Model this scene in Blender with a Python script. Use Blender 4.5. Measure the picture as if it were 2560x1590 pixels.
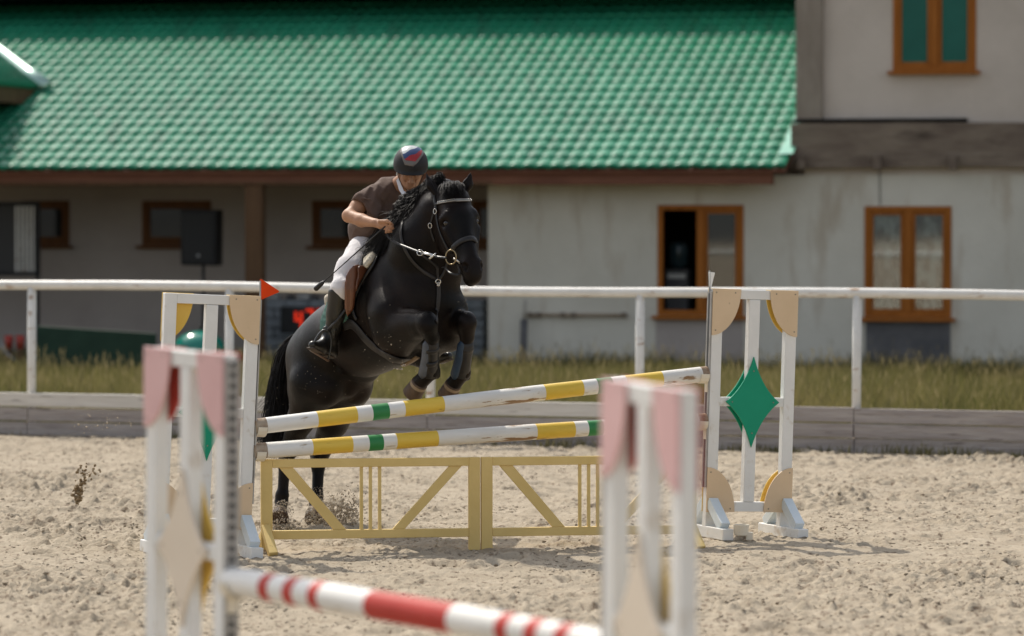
import bpy, bmesh, math, random
import numpy as np
from mathutils import Vector, Matrix, Euler
from mathutils.bvhtree import BVHTree

for o in list(bpy.data.objects):
    bpy.data.objects.remove(o, do_unlink=True)
scene = bpy.context.scene
COL = scene.collection
rng = np.random.RandomState(7)
random.seed(7)
PI = math.pi
R = math.radians

# ------------------------------------------------------------------ camera
CAM_H = 2.16
FPX = 9600.0                       # focal length in pixels of the 2560 wide frame (135 mm lens)
PITCH = math.atan((795.0 - 526.0) / FPX)
cam_d = bpy.data.cameras.new("camera")
cam_d.lens = 135.0
cam_d.sensor_width = 36.0
cam_d.clip_start = 0.5
cam_d.clip_end = 2000.0
cam_d.dof.use_dof = True
cam_d.dof.focus_distance = 24.75
cam_d.dof.aperture_fstop = 1.9
cam_d.dof.aperture_blades = 0
cam = bpy.data.objects.new("camera", cam_d)
cam.location = (0, 0, CAM_H)
cam.rotation_euler = (PI / 2 - PITCH, 0, 0)
COL.objects.link(cam)
scene.camera = cam

# ------------------------------------------------------------------ light
SUN_TO = Vector((-0.393, 0.755, 1.0)).normalized()
world = bpy.data.worlds.new("World")
scene.world = world
world.use_nodes = True
wn = world.node_tree.nodes
sky = wn.new("ShaderNodeTexSky")
sky.sky_type = 'NISHITA'
sky.sun_disc = False
sky.sun_elevation = math.asin(SUN_TO.z)
sky.sun_rotation = math.atan2(SUN_TO.x, SUN_TO.y)
sky.air_density = 1.0
sky.dust_density = 2.5
sky.ozone_density = 1.0
wn["Background"].inputs["Strength"].default_value = 0.14
hs = wn.new("ShaderNodeHueSaturation")             # thin summer haze: a paler sky
hs.inputs["Saturation"].default_value = 0.42
world.node_tree.links.new(sky.outputs[0], hs.inputs["Color"])
world.node_tree.links.new(hs.outputs[0], wn["Background"].inputs["Color"])
sun_d = bpy.data.lights.new("sun", 'SUN')
sun_d.energy = 3.0
sun_d.angle = R(0.53)
sun_d.color = (1.0, 0.93, 0.82)
sun = bpy.data.objects.new("sun", sun_d)
sun.rotation_euler = (-SUN_TO).to_track_quat('-Z', 'Y').to_euler()
sun.location = SUN_TO * 60
COL.objects.link(sun)
scene.view_settings.view_transform = 'Standard'
scene.view_settings.look = 'None'
scene.view_settings.exposure = 0.42
scene.view_settings.gamma = 1.0
scene.view_settings.use_curve_mapping = False
scene.render.engine = 'CYCLES'
scene.cycles.use_denoising = True
scene.cycles.max_bounces = 6
scene.cycles.transparent_max_bounces = 6
scene.cycles.sample_clamp_indirect = 4.0
scene.cycles.caustics_reflective = False
scene.cycles.caustics_refractive = False

# ------------------------------------------------------------------ measuring helpers
K = 2560.0 / 2434.0
CS, SN = math.cos(PITCH), math.sin(PITCH)


def ray(x, y):
    """direction of the sight line through overview pixel x, y (2434 wide)"""
    dx = (x * K - 1280.0) / FPX
    dy = -(y * K - 795.0) / FPX
    return Vector((dx, CS + dy * SN, -SN + dy * CS))


def at(x, y, Y):
    d = ray(x, y)
    t = Y / d.y
    return Vector((d.x * t, Y, CAM_H + d.z * t))


def gx(x, Y):
    """world x of overview column x at depth Y"""
    return (x * K - 1280.0) / FPX * Y


# ------------------------------------------------------------------ mesh helpers
def link(name, me, mat=None, parent=None, smooth=False):
    if mat is not None:
        for m in (mat if isinstance(mat, (list, tuple)) else [mat]):
            me.materials.append(m)
    if smooth:
        me.polygons.foreach_set("use_smooth", [True] * len(me.polygons))
    o = bpy.data.objects.new(name, me)
    COL.objects.link(o)
    if parent is not None:
        o.parent = parent
    return o


def tag(o, label, cat=None, group=None, kind=None):
    o["label"] = label
    if cat:
        o["category"] = cat
    if group:
        o["group"] = group
    if kind:
        o["kind"] = kind
    return o


def empty(name, loc=(0, 0, 0), rot=(0, 0, 0)):
    o = bpy.data.objects.new(name, None)
    o.empty_display_size = 0.2
    o.location = loc
    o.rotation_euler = rot
    COL.objects.link(o)
    return o


def np_mesh(name, V, F):
    """V (n,3), F (m,3|4) arrays"""
    V = np.asarray(V, np.float32)
    F = np.asarray(F, np.int32)
    me = bpy.data.meshes.new(name)
    me.vertices.add(len(V))
    me.vertices.foreach_set("co", V.ravel())
    n = F.shape[1]
    me.loops.add(F.size)
    me.loops.foreach_set("vertex_index", F.ravel())
    me.polygons.add(len(F))
    me.polygons.foreach_set("loop_start", np.arange(0, F.size, n, dtype=np.int32))
    me.polygons.foreach_set("loop_total", np.full(len(F), n, np.int32))
    me.update(calc_edges=True)
    return me


class MB:
    """collects boxes, bars, tubes and prisms into one mesh"""

    def __init__(self):
        self.v = []
        self.f = []
        self.mi = []
        self.cur = 0

    def add(self, vs, fs):
        b = len(self.v)
        self.v += [tuple(p) for p in vs]
        self.f += [tuple(i + b for i in f) for f in fs]
        self.mi += [self.cur] * len(fs)
        return self

    def box(self, x0, x1, y0, y1, z0, z1):
        vs = [(x0, y0, z0), (x1, y0, z0), (x1, y1, z0), (x0, y1, z0), (x0, y0, z1), (x1, y0, z1), (x1, y1, z1), (x0, y1, z1)]
        fs = [(0, 3, 2, 1), (4, 5, 6, 7), (0, 1, 5, 4), (1, 2, 6, 5), (2, 3, 7, 6), (3, 0, 4, 7)]
        return self.add(vs, fs)

    def prism(self, pts, y0, y1):
        """polygon pts in x,z extruded from y0 to y1 (counter-clockwise seen from -y)"""
        n = len(pts)
        vs = [(p[0], y0, p[1]) for p in pts] + [(p[0], y1, p[1]) for p in pts]
        fs = [tuple(range(n)), tuple(range(2 * n - 1, n - 1, -1))]
        for i in range(n):
            j = (i + 1) % n
            fs.append((j, i, i + n, j + n))
        return self.add(vs, fs)

    def bar(self, a, b, w, d, side=(0, 1, 0)):
        """square bar from a to b; d = size along 'side', w = the other way"""
        a, b = Vector(a), Vector(b)
        t = (b - a).normalized()
        s = Vector(side)
        s = (s - t * s.dot(t)).normalized()
        u = t.cross(s)
        vs = []
        for p in (a, b):
            for i, j in ((-1, -1), (1, -1), (1, 1), (-1, 1)):
                vs.append(p + u * (w / 2 * i) + s * (d / 2 * j))
        fs = [(3, 2, 1, 0), (4, 5, 6, 7), (0, 1, 5, 4), (1, 2, 6, 5), (2, 3, 7, 6), (3, 0, 4, 7)]
        return self.add(vs, fs)

    def tube(self, pts, rad, n=8, cap=True, flat=None, up=None):
        """tube through points; rad a number or list; flat=(w,t) gives a strap with 'up' normals list"""
        pts = [Vector(p) for p in pts]
        m = len(pts)
        rad = rad if isinstance(rad, (list, tuple, np.ndarray)) else [rad] * m
        vs = []
        prev = None
        for i, p in enumerate(pts):
            t = (pts[min(i + 1, m - 1)] - pts[max(i - 1, 0)])
            if t.length < 1e-9:
                t = Vector((0, 0, 1))
            t.normalize()
            if up is not None:
                s = Vector(up[i])
            elif prev is None:
                s = Vector((0, 0, 1)) if abs(t.z) < 0.9 else Vector((1, 0, 0))
            else:
                s = prev
            s = s - t * s.dot(t)
            if s.length < 1e-6:
                s = t.orthogonal()
            s.normalize()
            prev = s
            u = t.cross(s)
            for k in range(n):
                a = 2 * PI * k / n
                if flat:
                    ca, sa = math.cos(a), math.sin(a)
                    e = 0.45
                    vs.append(p + u * (flat[0] / 2 * math.copysign(abs(ca) ** e, ca)) + s * (flat[1] / 2 * math.copysign(abs(sa) ** e, sa)))
                else:
                    vs.append(p + (u * math.cos(a) + s * math.sin(a)) * rad[i])
        fs = []
        for i in range(m - 1):
            for k in range(n):
                k2 = (k + 1) % n
                fs.append((i * n + k, i * n + k2, (i + 1) * n + k2, (i + 1) * n + k))
        if cap:
            fs.append(tuple(range(n - 1, -1, -1)))
            fs.append(tuple((m - 1) * n + k for k in range(n)))
        return self.add(vs, fs)

    def lathe(self, prof, n=24, cx=0, cy=0):
        """profile of (r, z) turned about the vertical axis"""
        vs = []
        for r, z in prof:
            for k in range(n):
                a = 2 * PI * k / n
                vs.append((cx + r * math.cos(a), cy + r * math.sin(a), z))
        fs = []
        for i in range(len(prof) - 1):
            for k in range(n):
                k2 = (k + 1) % n
                fs.append((i * n + k, i * n + k2, (i + 1) * n + k2, (i + 1) * n + k))
        fs.append(tuple(range(n - 1, -1, -1)))
        fs.append(tuple((len(prof) - 1) * n + k for k in range(n)))
        return self.add(vs, fs)

    def build(self, name, mat, parent=None, smooth=False, bevel=0.0, off=None):
        me = bpy.data.meshes.new(name)
        vs = self.v if off is None else [tuple(Vector(p) - Vector(off)) for p in self.v]
        me.from_pydata(vs, [], self.f)
        o = link(name, me, mat, parent, smooth)
        if any(self.mi):
            me.polygons.foreach_set("material_index", self.mi)
        if bevel:
            b = o.modifiers.new("bevel", 'BEVEL')
            b.width = bevel
            b.segments = 2
            b.limit_method = 'ANGLE'
        return o


# ------------------------------------------------------------------ materials
def pm(name, c1, c2=None, scale=6.0, rough=0.6, spec=0.5, bump=0.0, bscale=60.0, metallic=0.0, detail=5.0,
       stretch=(1, 1, 1), lo=0.35, hi=0.65, c3=None, c3t=0.62, c3scale=14.0, c3stretch=None, coat=0.0, world_co=False, rvar=0.0, c3w=0.05, sheen=0.0):
    m = bpy.data.materials.new(name)
    m.use_nodes = True
    nt = m.node_tree
    N, L = nt.nodes, nt.links
    b = N["Principled BSDF"]
    b.inputs["Roughness"].default_value = rough
    b.inputs["Specular IOR Level"].default_value = spec
    b.inputs["Metallic"].default_value = metallic
    if coat:
        b.inputs["Coat Weight"].default_value = coat
        b.inputs["Coat Roughness"].default_value = 0.15
    if sheen:
        b.inputs["Sheen Weight"].default_value = sheen
        b.inputs["Sheen Roughness"].default_value = 0.4
    tc = N.new("ShaderNodeTexCoord")
    mp = N.new("ShaderNodeMapping")
    mp.inputs["Scale"].default_value = stretch
    src = N.new("ShaderNodeNewGeometry").outputs["Position"] if world_co else tc.outputs["Object"]
    L.new(src, mp.inputs["Vector"])
    col = None
    if c2 is not None:
        nz = N.new("ShaderNodeTexNoise")
        nz.inputs["Scale"].default_value = scale
        nz.inputs["Detail"].default_value = detail
        nz.inputs["Roughness"].default_value = 0.62
        L.new(mp.outputs[0], nz.inputs["Vector"])
        cr = N.new("ShaderNodeValToRGB")
        cr.color_ramp.elements[0].position = lo
        cr.color_ramp.elements[1].position = hi
        cr.color_ramp.elements[0].color = (*c1, 1)
        cr.color_ramp.elements[1].color = (*c2, 1)
        L.new(nz.outputs["Fac"], cr.inputs["Fac"])
        col = cr.outputs["Color"]
        if rvar:
            mr = N.new("ShaderNodeMapRange")
            mr.inputs["To Min"].default_value = rough - rvar
            mr.inputs["To Max"].default_value = rough + rvar
            L.new(nz.outputs["Fac"], mr.inputs["Value"])
            L.new(mr.outputs[0], b.inputs["Roughness"])
    else:
        b.inputs["Base Color"].default_value = (*c1, 1)
    if c3 is not None:
        mp3 = N.new("ShaderNodeMapping")
        mp3.inputs["Scale"].default_value = c3stretch or stretch
        L.new(src, mp3.inputs["Vector"])
        n3 = N.new("ShaderNodeTexNoise")
        n3.inputs["Scale"].default_value = c3scale
        n3.inputs["Detail"].default_value = 7
        n3.inputs["Roughness"].default_value = 0.6
        L.new(mp3.outputs[0], n3.inputs["Vector"])
        r3 = N.new("ShaderNodeMapRange")
        r3.inputs["From Min"].default_value = c3t
        r3.inputs["From Max"].default_value = c3t + c3w
        L.new(n3.outputs["Fac"], r3.inputs["Value"])
        mx = N.new("ShaderNodeMix")
        mx.data_type = 'RGBA'
        L.new(r3.outputs[0], mx.inputs["Factor"])
        if col is not None:
            L.new(col, mx.inputs[6])
        else:
            mx.inputs[6].default_value = (*c1, 1)
        mx.inputs[7].default_value = (*c3, 1)
        col = mx.outputs[2]
    if col is not None:
        L.new(col, b.inputs["Base Color"])
    if bump:
        nb = N.new("ShaderNodeTexNoise")
        nb.inputs["Scale"].default_value = bscale
        nb.inputs["Detail"].default_value = 6
        L.new(mp.outputs[0], nb.inputs["Vector"])
        bp = N.new("ShaderNodeBump")
        bp.inputs["Strength"].default_value = bump
        bp.inputs["Distance"].default_value = 0.02
        L.new(nb.outputs["Fac"], bp.inputs["Height"])
        L.new(bp.outputs[0], b.inputs["Normal"])
    return m


def grid_noise(n, seed):
    return np.random.RandomState(seed).rand(n, n).astype(np.float32)


def vnoise(x, y, seed, n=256):
    """smooth value noise, tiling every n cells"""
    g = grid_noise(n, seed)
    xi = np.floor(x).astype(np.int64)
    yi = np.floor(y).astype(np.int64)
    fx = (x - xi)
    fy = (y - yi)
    fx = fx * fx * (3 - 2 * fx)
    fy = fy * fy * (3 - 2 * fy)
    a = g[xi % n, yi % n]
    b = g[(xi + 1) % n, yi % n]
    c = g[xi % n, (yi + 1) % n]
    d = g[(xi + 1) % n, (yi + 1) % n]
    return (a * (1 - fx) + b * fx) * (1 - fy) + (c * (1 - fx) + d * fx) * fy
# ================================================================== ground
def axis_steps(lo, hi, step, far, grow=1.25):
    a = list(np.arange(lo, hi, step))
    s, p = step, a[-1]
    while p < far:
        s *= grow
        p += s
        a.append(p)
    s, p, pre = step, lo, []
    while p > -far:
        s *= grow
        p -= s
        pre.append(p)
    return np.array(pre[::-1] + a)


def sand_height(X, Y):
    h = 0.018 * (vnoise(X / 0.85, Y / 0.85, 1) - 0.5)
    a = vnoise(X / 0.22 + 3, Y / 0.26, 2)
    h = h + 0.010 * (a - 0.5)
    b = vnoise(X / 0.105, Y / 0.12 + 7, 3)
    h = h + 0.011 * (b - 0.5)
    c = vnoise(X / 0.052, Y / 0.06, 4)
    e_ = vnoise(X / 0.033 + 5, Y / 0.045, 14)
    rough_ = 0.45 + 1.1 * np.clip(vnoise(X / 0.7 + 2, Y / 1.1, 23) * 1.6 - 0.45, 0, 1)
    h = h + (0.016 * (np.abs(c - 0.5) * -2 + 0.5) + 0.022 * (e_ - 0.5)) * rough_
    # crumbled clods where the surface has been dug up
    d = vnoise(X / 0.6 + 11, Y / 0.8, 5) * 0.6 + vnoise(X / 1.7 + 11, Y / 2.2, 9) * 0.4
    h = h + np.clip(d - 0.36, 0, 1) * 0.155 * np.clip(vnoise(X / 0.075, Y / 0.06, 6) * 0.6 + vnoise(X / 0.037, Y / 0.04, 16) * 0.4 - 0.5, 0, 1) * 2
    return h


ys = axis_steps(11.0, 36.6, 0.026, 700.0, 1.22)
cx = axis_steps(-1.12, 1.12, 0.0044, 40.0, 1.2)         # in units of the half width of the view
Yg, Cg = np.meshgrid(ys, cx, indexing='ij')
half = np.clip(0.1345 * Yg, 1.5, 5.2)
Xg = Cg * half
dense = np.clip((37.2 - Yg) / 0.6, 0, 1) * np.clip((Yg - 9.0) / 2.0, 0, 1) * np.clip((1.35 - np.abs(Cg)) / 0.2, 0.0, 1)
Zg = sand_height(Xg, Yg) * dense
# hoof prints: shallow scooped ovals with a pushed-up rim
hpr = np.random.RandomState(19)
for _ in range(260):
    py = 13.0 + 22.5 * hpr.rand()
    px = (hpr.rand() * 2 - 1) * 0.14 * py
    r0 = 0.06 + 0.05 * hpr.rand()
    i0, i1 = np.searchsorted(ys, (py - 0.3, py + 0.3))
    sub = (slice(i0, i1), slice(None))
    q = ((Xg[sub] - px) / r0) ** 2 + ((Yg[sub] - py) / (r0 * 1.5)) ** 2
    Zg[sub] += (-0.026 * np.exp(-q * 1.2) + 0.020 * np.exp(-(np.sqrt(q) - 1.45) ** 2 * 7)) * dense[sub]
nr, nc = Yg.shape
I = np.arange(nr * nc).reshape(nr, nc)
Fg = np.stack([I[:-1, :-1], I[:-1, 1:], I[1:, 1:], I[1:, :-1]], -1).reshape(-1, 4)
M_sand = pm("arena_sand", (0.305, 0.253, 0.185), (0.405, 0.345, 0.262), scale=3.2, rough=0.95, spec=0.15, bump=0.55, bscale=55.0,
            lo=0.30, hi=0.68, c3=(0.15, 0.112, 0.078), c3t=0.555, c3scale=22.0, c3stretch=(1.0, 0.40, 1.0), c3w=0.11)
g = link("ground", np_mesh("ground", np.stack([Xg, Yg, Zg], -1).reshape(-1, 3), Fg), M_sand, smooth=True)
tag(g, "churned pale beige sand of the riding arena", kind="structure")


def ground_z(x, y):
    return float(sand_height(np.array([x]), np.array([y]))[0])


# loose clods lying on the sand (uncountable)
def icosa():
    t = (1 + 5 ** 0.5) / 2
    v = np.array([(-1, t, 0), (1, t, 0), (-1, -t, 0), (1, -t, 0), (0, -1, t), (0, 1, t), (0, -1, -t), (0, 1, -t), (t, 0, -1), (t, 0, 1), (-t, 0, -1), (-t, 0, 1)], np.float32)
    v /= np.linalg.norm(v[0])
    f = np.array([(0, 11, 5), (0, 5, 1), (0, 1, 7), (0, 7, 10), (0, 10, 11), (1, 5, 9), (5, 11, 4), (11, 10, 2), (10, 7, 6), (7, 1, 8), (3, 9, 4), (3, 4, 2), (3, 2, 6), (3, 6, 8), (3, 8, 9), (4, 9, 5), (2, 4, 11), (6, 2, 10), (8, 6, 7), (9, 8, 1)])
    return v, f


ICV, ICF = icosa()


def clod_mesh(name, pos, size, squash=0.7, seed=3):
    r = np.random.RandomState(seed)
    n = len(pos)
    jit = 1 + 0.45 * (r.rand(n, 12, 1) - 0.5)
    sc = (size[:, None] * (0.7 + 0.6 * r.rand(n, 3)))[:, None, :] * np.array([1, 1, squash])
    V = pos[:, None, :] + ICV[None] * jit * sc
    F = ICF[None] + (np.arange(n) * 12)[:, None, None]
    return np_mesh(name, V.reshape(-1, 3), F.reshape(-1, 3))


n = 45000
Yc = 12.5 + (36.2 - 12.5) * rng.rand(n) ** 0.9
Xc = (rng.rand(n) * 2 - 1) * 0.15 * Yc
keep = vnoise(Xc / 0.55 + 11, Yc / 0.75, 5) + 0.25 * rng.rand(n) > 0.60
Xc, Yc = Xc[keep], Yc[keep]
sz = 0.004 + 0.012 * rng.rand(len(Xc)) ** 3.5
Zc = sand_height(Xc, Yc) - sz * 0.1
M_clod = pm("sand_clod", (0.28, 0.228, 0.165), (0.42, 0.355, 0.27), scale=1.3, rough=0.95, spec=0.1, bump=0.4, bscale=90, lo=0.4, hi=0.6)
cl = link("loose_sand", clod_mesh("loose_sand", np.stack([Xc, Yc, Zc], -1), sz), M_clod, smooth=False)
tag(cl, "loose clods of sand lying on the arena surface", kind="stuff")

# ================================================================== building frame of reference
PSI = R(12.7)
YE = 50.2
CP, SP = math.cos(PSI), math.sin(PSI)


def fl(x, y, ly):
    """overview pixel -> (lx, z) on the facade plane at local depth ly"""
    d = ray(x, y)
    # local: lx = X*CP - (Y-YE)*SP ; ly = X*SP + (Y-YE)*CP
    t = (ly + YE * CP) / (d.x * SP + d.y * CP)
    X, Y, Z = d.x * t, d.y * t, CAM_H + d.z * t
    return X * CP - (Y - YE) * SP, Z


def fx(x, ly, y=500):
    return fl(x, y, ly)[0]


def fz(x, y, ly):
    return fl(x, y, ly)[1]


# earth strip beyond the fence
FY0, FY1 = 37.05, 33.65            # fence depth at the left and right picture edge


def fence_y(X):
    t = (X + 4.94) / (4.49 + 4.94)
    return FY0 + (FY1 - FY0) * t


me = bpy.data.meshes.new("earth_strip")
xs = np.linspace(-60, 60, 61)
vs = [(x, fence_y(x) + 0.12, 0.05) for x in xs] + [(x, 120.0, 0.05) for x in xs]
fs = [(i, i + 1, i + 62, i + 61) for i in range(60)]
me.from_pydata(vs, [], fs)
M_earth = pm("earth", (0.10, 0.085, 0.05), (0.17, 0.15, 0.085), scale=2.0, rough=0.95, spec=0.1, bump=0.5, bscale=30)
e = link("grass_ground", me, M_earth)
tag(e, "earth under the tall grass between fence and stable", kind="structure")

# ================================================================== stable building
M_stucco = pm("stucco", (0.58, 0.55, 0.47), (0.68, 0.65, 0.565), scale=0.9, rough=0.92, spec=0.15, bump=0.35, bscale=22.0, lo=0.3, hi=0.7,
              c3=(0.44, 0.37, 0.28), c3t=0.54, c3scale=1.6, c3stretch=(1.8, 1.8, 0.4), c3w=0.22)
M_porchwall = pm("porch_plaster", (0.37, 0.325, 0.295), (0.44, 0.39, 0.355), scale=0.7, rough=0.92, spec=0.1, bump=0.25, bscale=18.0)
M_plinth = pm("plinth_grey", (0.10, 0.10, 0.105), (0.16, 0.155, 0.155), scale=2.0, rough=0.9, spec=0.2, bump=0.3, bscale=25)
M_eave = pm("eave_beam_wood", (0.155, 0.062, 0.038), (0.22, 0.095, 0.055), scale=3.0, rough=0.7, spec=0.3, bump=0.3, bscale=14, stretch=(0.4, 3, 3))
M_postwood = pm("post_wood", (0.095, 0.050, 0.024), (0.135, 0.075, 0.036), scale=3.0, rough=0.75, spec=0.3, bump=0.3, bscale=16, stretch=(3, 3, 0.4))
M_oldwood = pm("weathered_beam", (0.15, 0.115, 0.09), (0.235, 0.19, 0.145), scale=3.5, rough=0.9, spec=0.15, bump=0.8, bscale=9, stretch=(0.5, 2, 2),
               c3=(0.09, 0.07, 0.055), c3t=0.58, c3scale=3.0, c3w=0.12)
M_postgrey = pm("weathered_post", (0.255, 0.215, 0.175), (0.33, 0.285, 0.235), scale=3.5, rough=0.9, spec=0.15, bump=0.5, bscale=12, stretch=(2, 2, 0.5))
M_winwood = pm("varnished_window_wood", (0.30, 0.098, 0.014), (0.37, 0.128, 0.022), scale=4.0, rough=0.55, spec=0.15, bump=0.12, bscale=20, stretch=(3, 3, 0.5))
M_shadewood = pm("shaded_window_wood", (0.12, 0.050, 0.018), (0.16, 0.068, 0.025), scale=4.0, rough=0.6, spec=0.15, bump=0.12, bscale=20, stretch=(3, 3, 0.5))  # window wood again, with the porch shade put into its colour
M_glass = pm("window_glass", (0.02, 0.024, 0.026), rough=0.06, spec=0.8)
M_glass_teal = pm("teal_lined_glass", (0.006, 0.105, 0.078), (0.009, 0.125, 0.094), scale=2.0, rough=0.12, spec=0.25)
M_void = pm("dark_interior", (0.012, 0.011, 0.010), rough=0.9, spec=0.05)
M_roof = pm("green_metal_roof", (0.013, 0.185, 0.098), (0.021, 0.23, 0.126), scale=0.9, rough=0.38, spec=0.16, bump=0.03, bscale=40, world_co=True, c3=(0.022, 0.125, 0.072), c3t=0.50, c3scale=1.8, c3stretch=(2.6, 0.5, 0.5), c3w=0.25)
M_flash = pm("flashing_metal", (0.10, 0.40, 0.27), (0.16, 0.46, 0.33), scale=1.5, rough=0.3, spec=0.6)
M_lace_refl = pm("lace_with_reflections", (0.05, 0.055, 0.055), (0.75, 0.78, 0.76), scale=2.6, rough=0.9, spec=0.1, stretch=(3.2, 1, 1.6), lo=0.46, hi=0.58)  # lace pattern also stands for the reflections in the panes
M_metaldark = pm("dark_metal", (0.035, 0.035, 0.037), (0.05, 0.05, 0.05), scale=10, rough=0.5, spec=0.4)
M_metalgrey = pm("grey_metal", (0.28, 0.28, 0.28), (0.36, 0.36, 0.35), scale=8, rough=0.5, spec=0.5)

LW = 0.75       # local depth of the right-hand wall
LP = 2.7        # local depth of the porch wall
bld = empty("stable_building", (0, YE, 0), (0, 0, -PSI))
tag(bld, "long plastered stable with green tiled roof, shaded porch and two storey right end", "building")

XC = fx(1160, LW)                # corner where the porch ends
XR = 30.0
XP = fx(1893, LW - 0.03, 200)     # left edge of the two storey wall
# right-hand wall with window openings: built round the openings
winA = (fx(1563, LW), fx(1768, LW), fz(1665, 750, LW), fz(1665, 487, LW))
winB = (fx(2055, LW), fx(2262, LW), fz(2160, 755, LW), fz(2160, 490, LW))
winC = (fx(2122, LW, 90), fx(2320, LW, 90), fz(2220, 168, LW), fz(2220, -60, LW))
z_low = fz(2200, 395, LW)
w = MB()
w.box(XC, winA[0], LW, LW + 0.3, -0.2, 2.62)
w.box(winA[0], winA[1], LW, LW + 0.3, -0.2, winA[2])
w.box(winA[0], winA[1], LW, LW + 0.3, winA[3], 2.62)
w.box(winA[1], winB[0], LW, LW + 0.3, -0.2, 2.62)
w.box(winB[0], winB[1], LW, LW + 0.3, -0.2, winB[2])
w.box(winB[0], winB[1], LW, LW + 0.3, winB[3], 2.62)
w.box(winB[1], XR, LW, LW + 0.3, -0.2, 2.62)
w.box(XC, XC + 0.3, LW + 0.3, LP, -0.2, 2.62)
w.build("lower_wall", M_stucco, bld)
z_b0, z_b1 = fz(2200, 398, LW), fz(2200, 292, LW)
zt = 9.0
w = MB()
w.box(XP + 0.1, winC[0], LW + 0.02, LW + 0.3, 2.62, zt)
w.box(winC[0], winC[1], LW + 0.02, LW + 0.3, 2.62, winC[2])
w.box(winC[0], winC[1], LW + 0.02, LW + 0.3, winC[3], zt)
w.box(winC[1], XR, LW + 0.02, LW + 0.3, 2.62, zt)
w.box(XP + 0.12, XP + 0.3, LW + 0.3, 9.0, 2.62, zt)
w.build("upper_wall", pm("upper_stucco", (0.50, 0.44, 0.375), (0.60, 0.53, 0.46), scale=0.8, rough=0.92, spec=0.15, bump=0.3, bscale=20, c3=(0.33, 0.28, 0.23), c3t=0.6, c3scale=1.3, c3w=0.25), bld)
# porch wall with window openings
pw = []
zp0, zp1 = fz(420, 583, LP), fz(420, 477, LP)
for a, b in ((55, 165), (338, 502), (742, 850), (1122, 1240)):
    pw.append((fx(a, LP), fx(b, LP), zp0, zp1))
w = MB()
x_prev = -40.0
for a, b, z0, z1 in pw:
    w.box(x_prev, a, LP, LP + 0.3, -0.2, 3.3)
    w.box(a, b, LP, LP + 0.3, -0.2, z0)
    w.box(a, b, LP, LP + 0.3, z1, 3.3)
    x_prev = b
w.box(x_prev, 8.0, LP, LP + 0.3, -0.2, 3.3)
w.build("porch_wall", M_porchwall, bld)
w = MB()
w.box(-40, 8, LP + 1.2, LP + 1.25, -0.2, 3.3)
w.box(XC + 0.4, XR, LW + 1.9, LW + 1.95, -0.2, 2.62)
w.box(XP + 0.4, XR, LW + 1.9, LW + 1.95, 2.62, 8.5)
w.build("inner_wall", M_void, bld)
w = MB()
w.box(-40, XC + 0.2, 0.1, LP - 0.002, 2.50, 2.54)
w.build("porch_ceiling", M_postwood, bld)


def window(rect, ly, parent, wood, glass, fr=0.07, mull=0.10, open_left=False, sill=True, reflection_curtain=None, single=False):
    a, b, z0, z1 = rect
    m = MB()
    m.box(a + .002, a + fr, ly - 0.02, ly + 0.07, z0 + .002, z1 - .002)
    m.box(b - fr, b - .002, ly - 0.02, ly + 0.07, z0 + .002, z1 - .002)
    m.box(a + fr, b - fr, ly - 0.02, ly + 0.07, z1 - fr, z1 - .002)
    m.box(a + fr, b - fr, ly - 0.02, ly + 0.07, z0 + .002, z0 + fr)
    wn_ = m.build("window", wood, parent, bevel=0.006)
    c = (a + b) / 2
    spans = [(a + fr, b - fr)] if single else [(a + fr, c - mull / 2), (c + mull / 2, b - fr)]
    if not single:
        MB().box(c - mull / 2, c + mull / 2, ly - 0.025, ly + 0.06, z0 + fr, z1 - fr).build("mullion", wood, wn_, bevel=0.006)
    for i, (p, q) in enumerate(spans):
        if open_left and i == 0:
            continue
        s = 0.045
        m = MB()
        m.box(p + .002, p + s, ly + 0.002, ly + 0.05, z0 + fr + .002, z1 - fr - .002)
        m.box(q - s, q - .002, ly + 0.002, ly + 0.05, z0 + fr + .002, z1 - fr - .002)
        m.box(p + s, q - s, ly + 0.002, ly + 0.05, z1 - fr - s, z1 - fr - .002)
        m.box(p + s, q - s, ly + 0.002, ly + 0.05, z0 + fr + .002, z0 + fr + s)
        m.build("sash", wood, wn_, bevel=0.004)
        MB().box(p + s, q - s, ly + 0.022, ly + 0.030, z0 + fr + s, z1 - fr - s).build("pane", glass, wn_)
        if reflection_curtain:
            m = MB()
            nn = 24
            top = z1 - fr - s
            bot = z0 + fr + s
            vs, fs_ = [], []
            for k in range(nn + 1):
                xx = p + s + (q - p - 2 * s) * k / nn
                yy = ly + 0.10 + 0.02 * math.sin(k * 1.7 + i)
                vs += [(xx, yy, bot - .05), (xx, yy, top + .05)]
            for k in range(nn):
                fs_.append((2 * k, 2 * k + 2, 2 * k + 3, 2 * k + 1))
            m.add(vs, fs_)
            m.build("reflection_curtain", reflection_curtain, wn_, smooth=True)
    if sill:
        MB().box(a - 0.06, b + 0.06, ly - 0.12, ly - 0.022, z0 - 0.05, z0 - 0.002).build("sill", wood, wn_, bevel=0.006)
    return wn_


def glass_mat(name, tint, rough=0.03, mixv=0.35):
    m = bpy.data.materials.new(name)
    m.use_nodes = True
    N, L = m.node_tree.nodes, m.node_tree.links
    N.remove(N["Principled BSDF"])
    out = N["Material Output"]
    tr = N.new("ShaderNodeBsdfTransparent")
    tr.inputs["Color"].default_value = (*tint, 1)
    gl = N.new("ShaderNodeBsdfGlossy")
    gl.inputs["Roughness"].default_value = rough
    mx = N.new("ShaderNodeMixShader")
    mx.inputs[0].default_value = mixv
    L.new(tr.outputs[0], mx.inputs[1])
    L.new(gl.outputs[0], mx.inputs[2])
    L.new(mx.outputs[0], out.inputs["Surface"])
    return m


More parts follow.
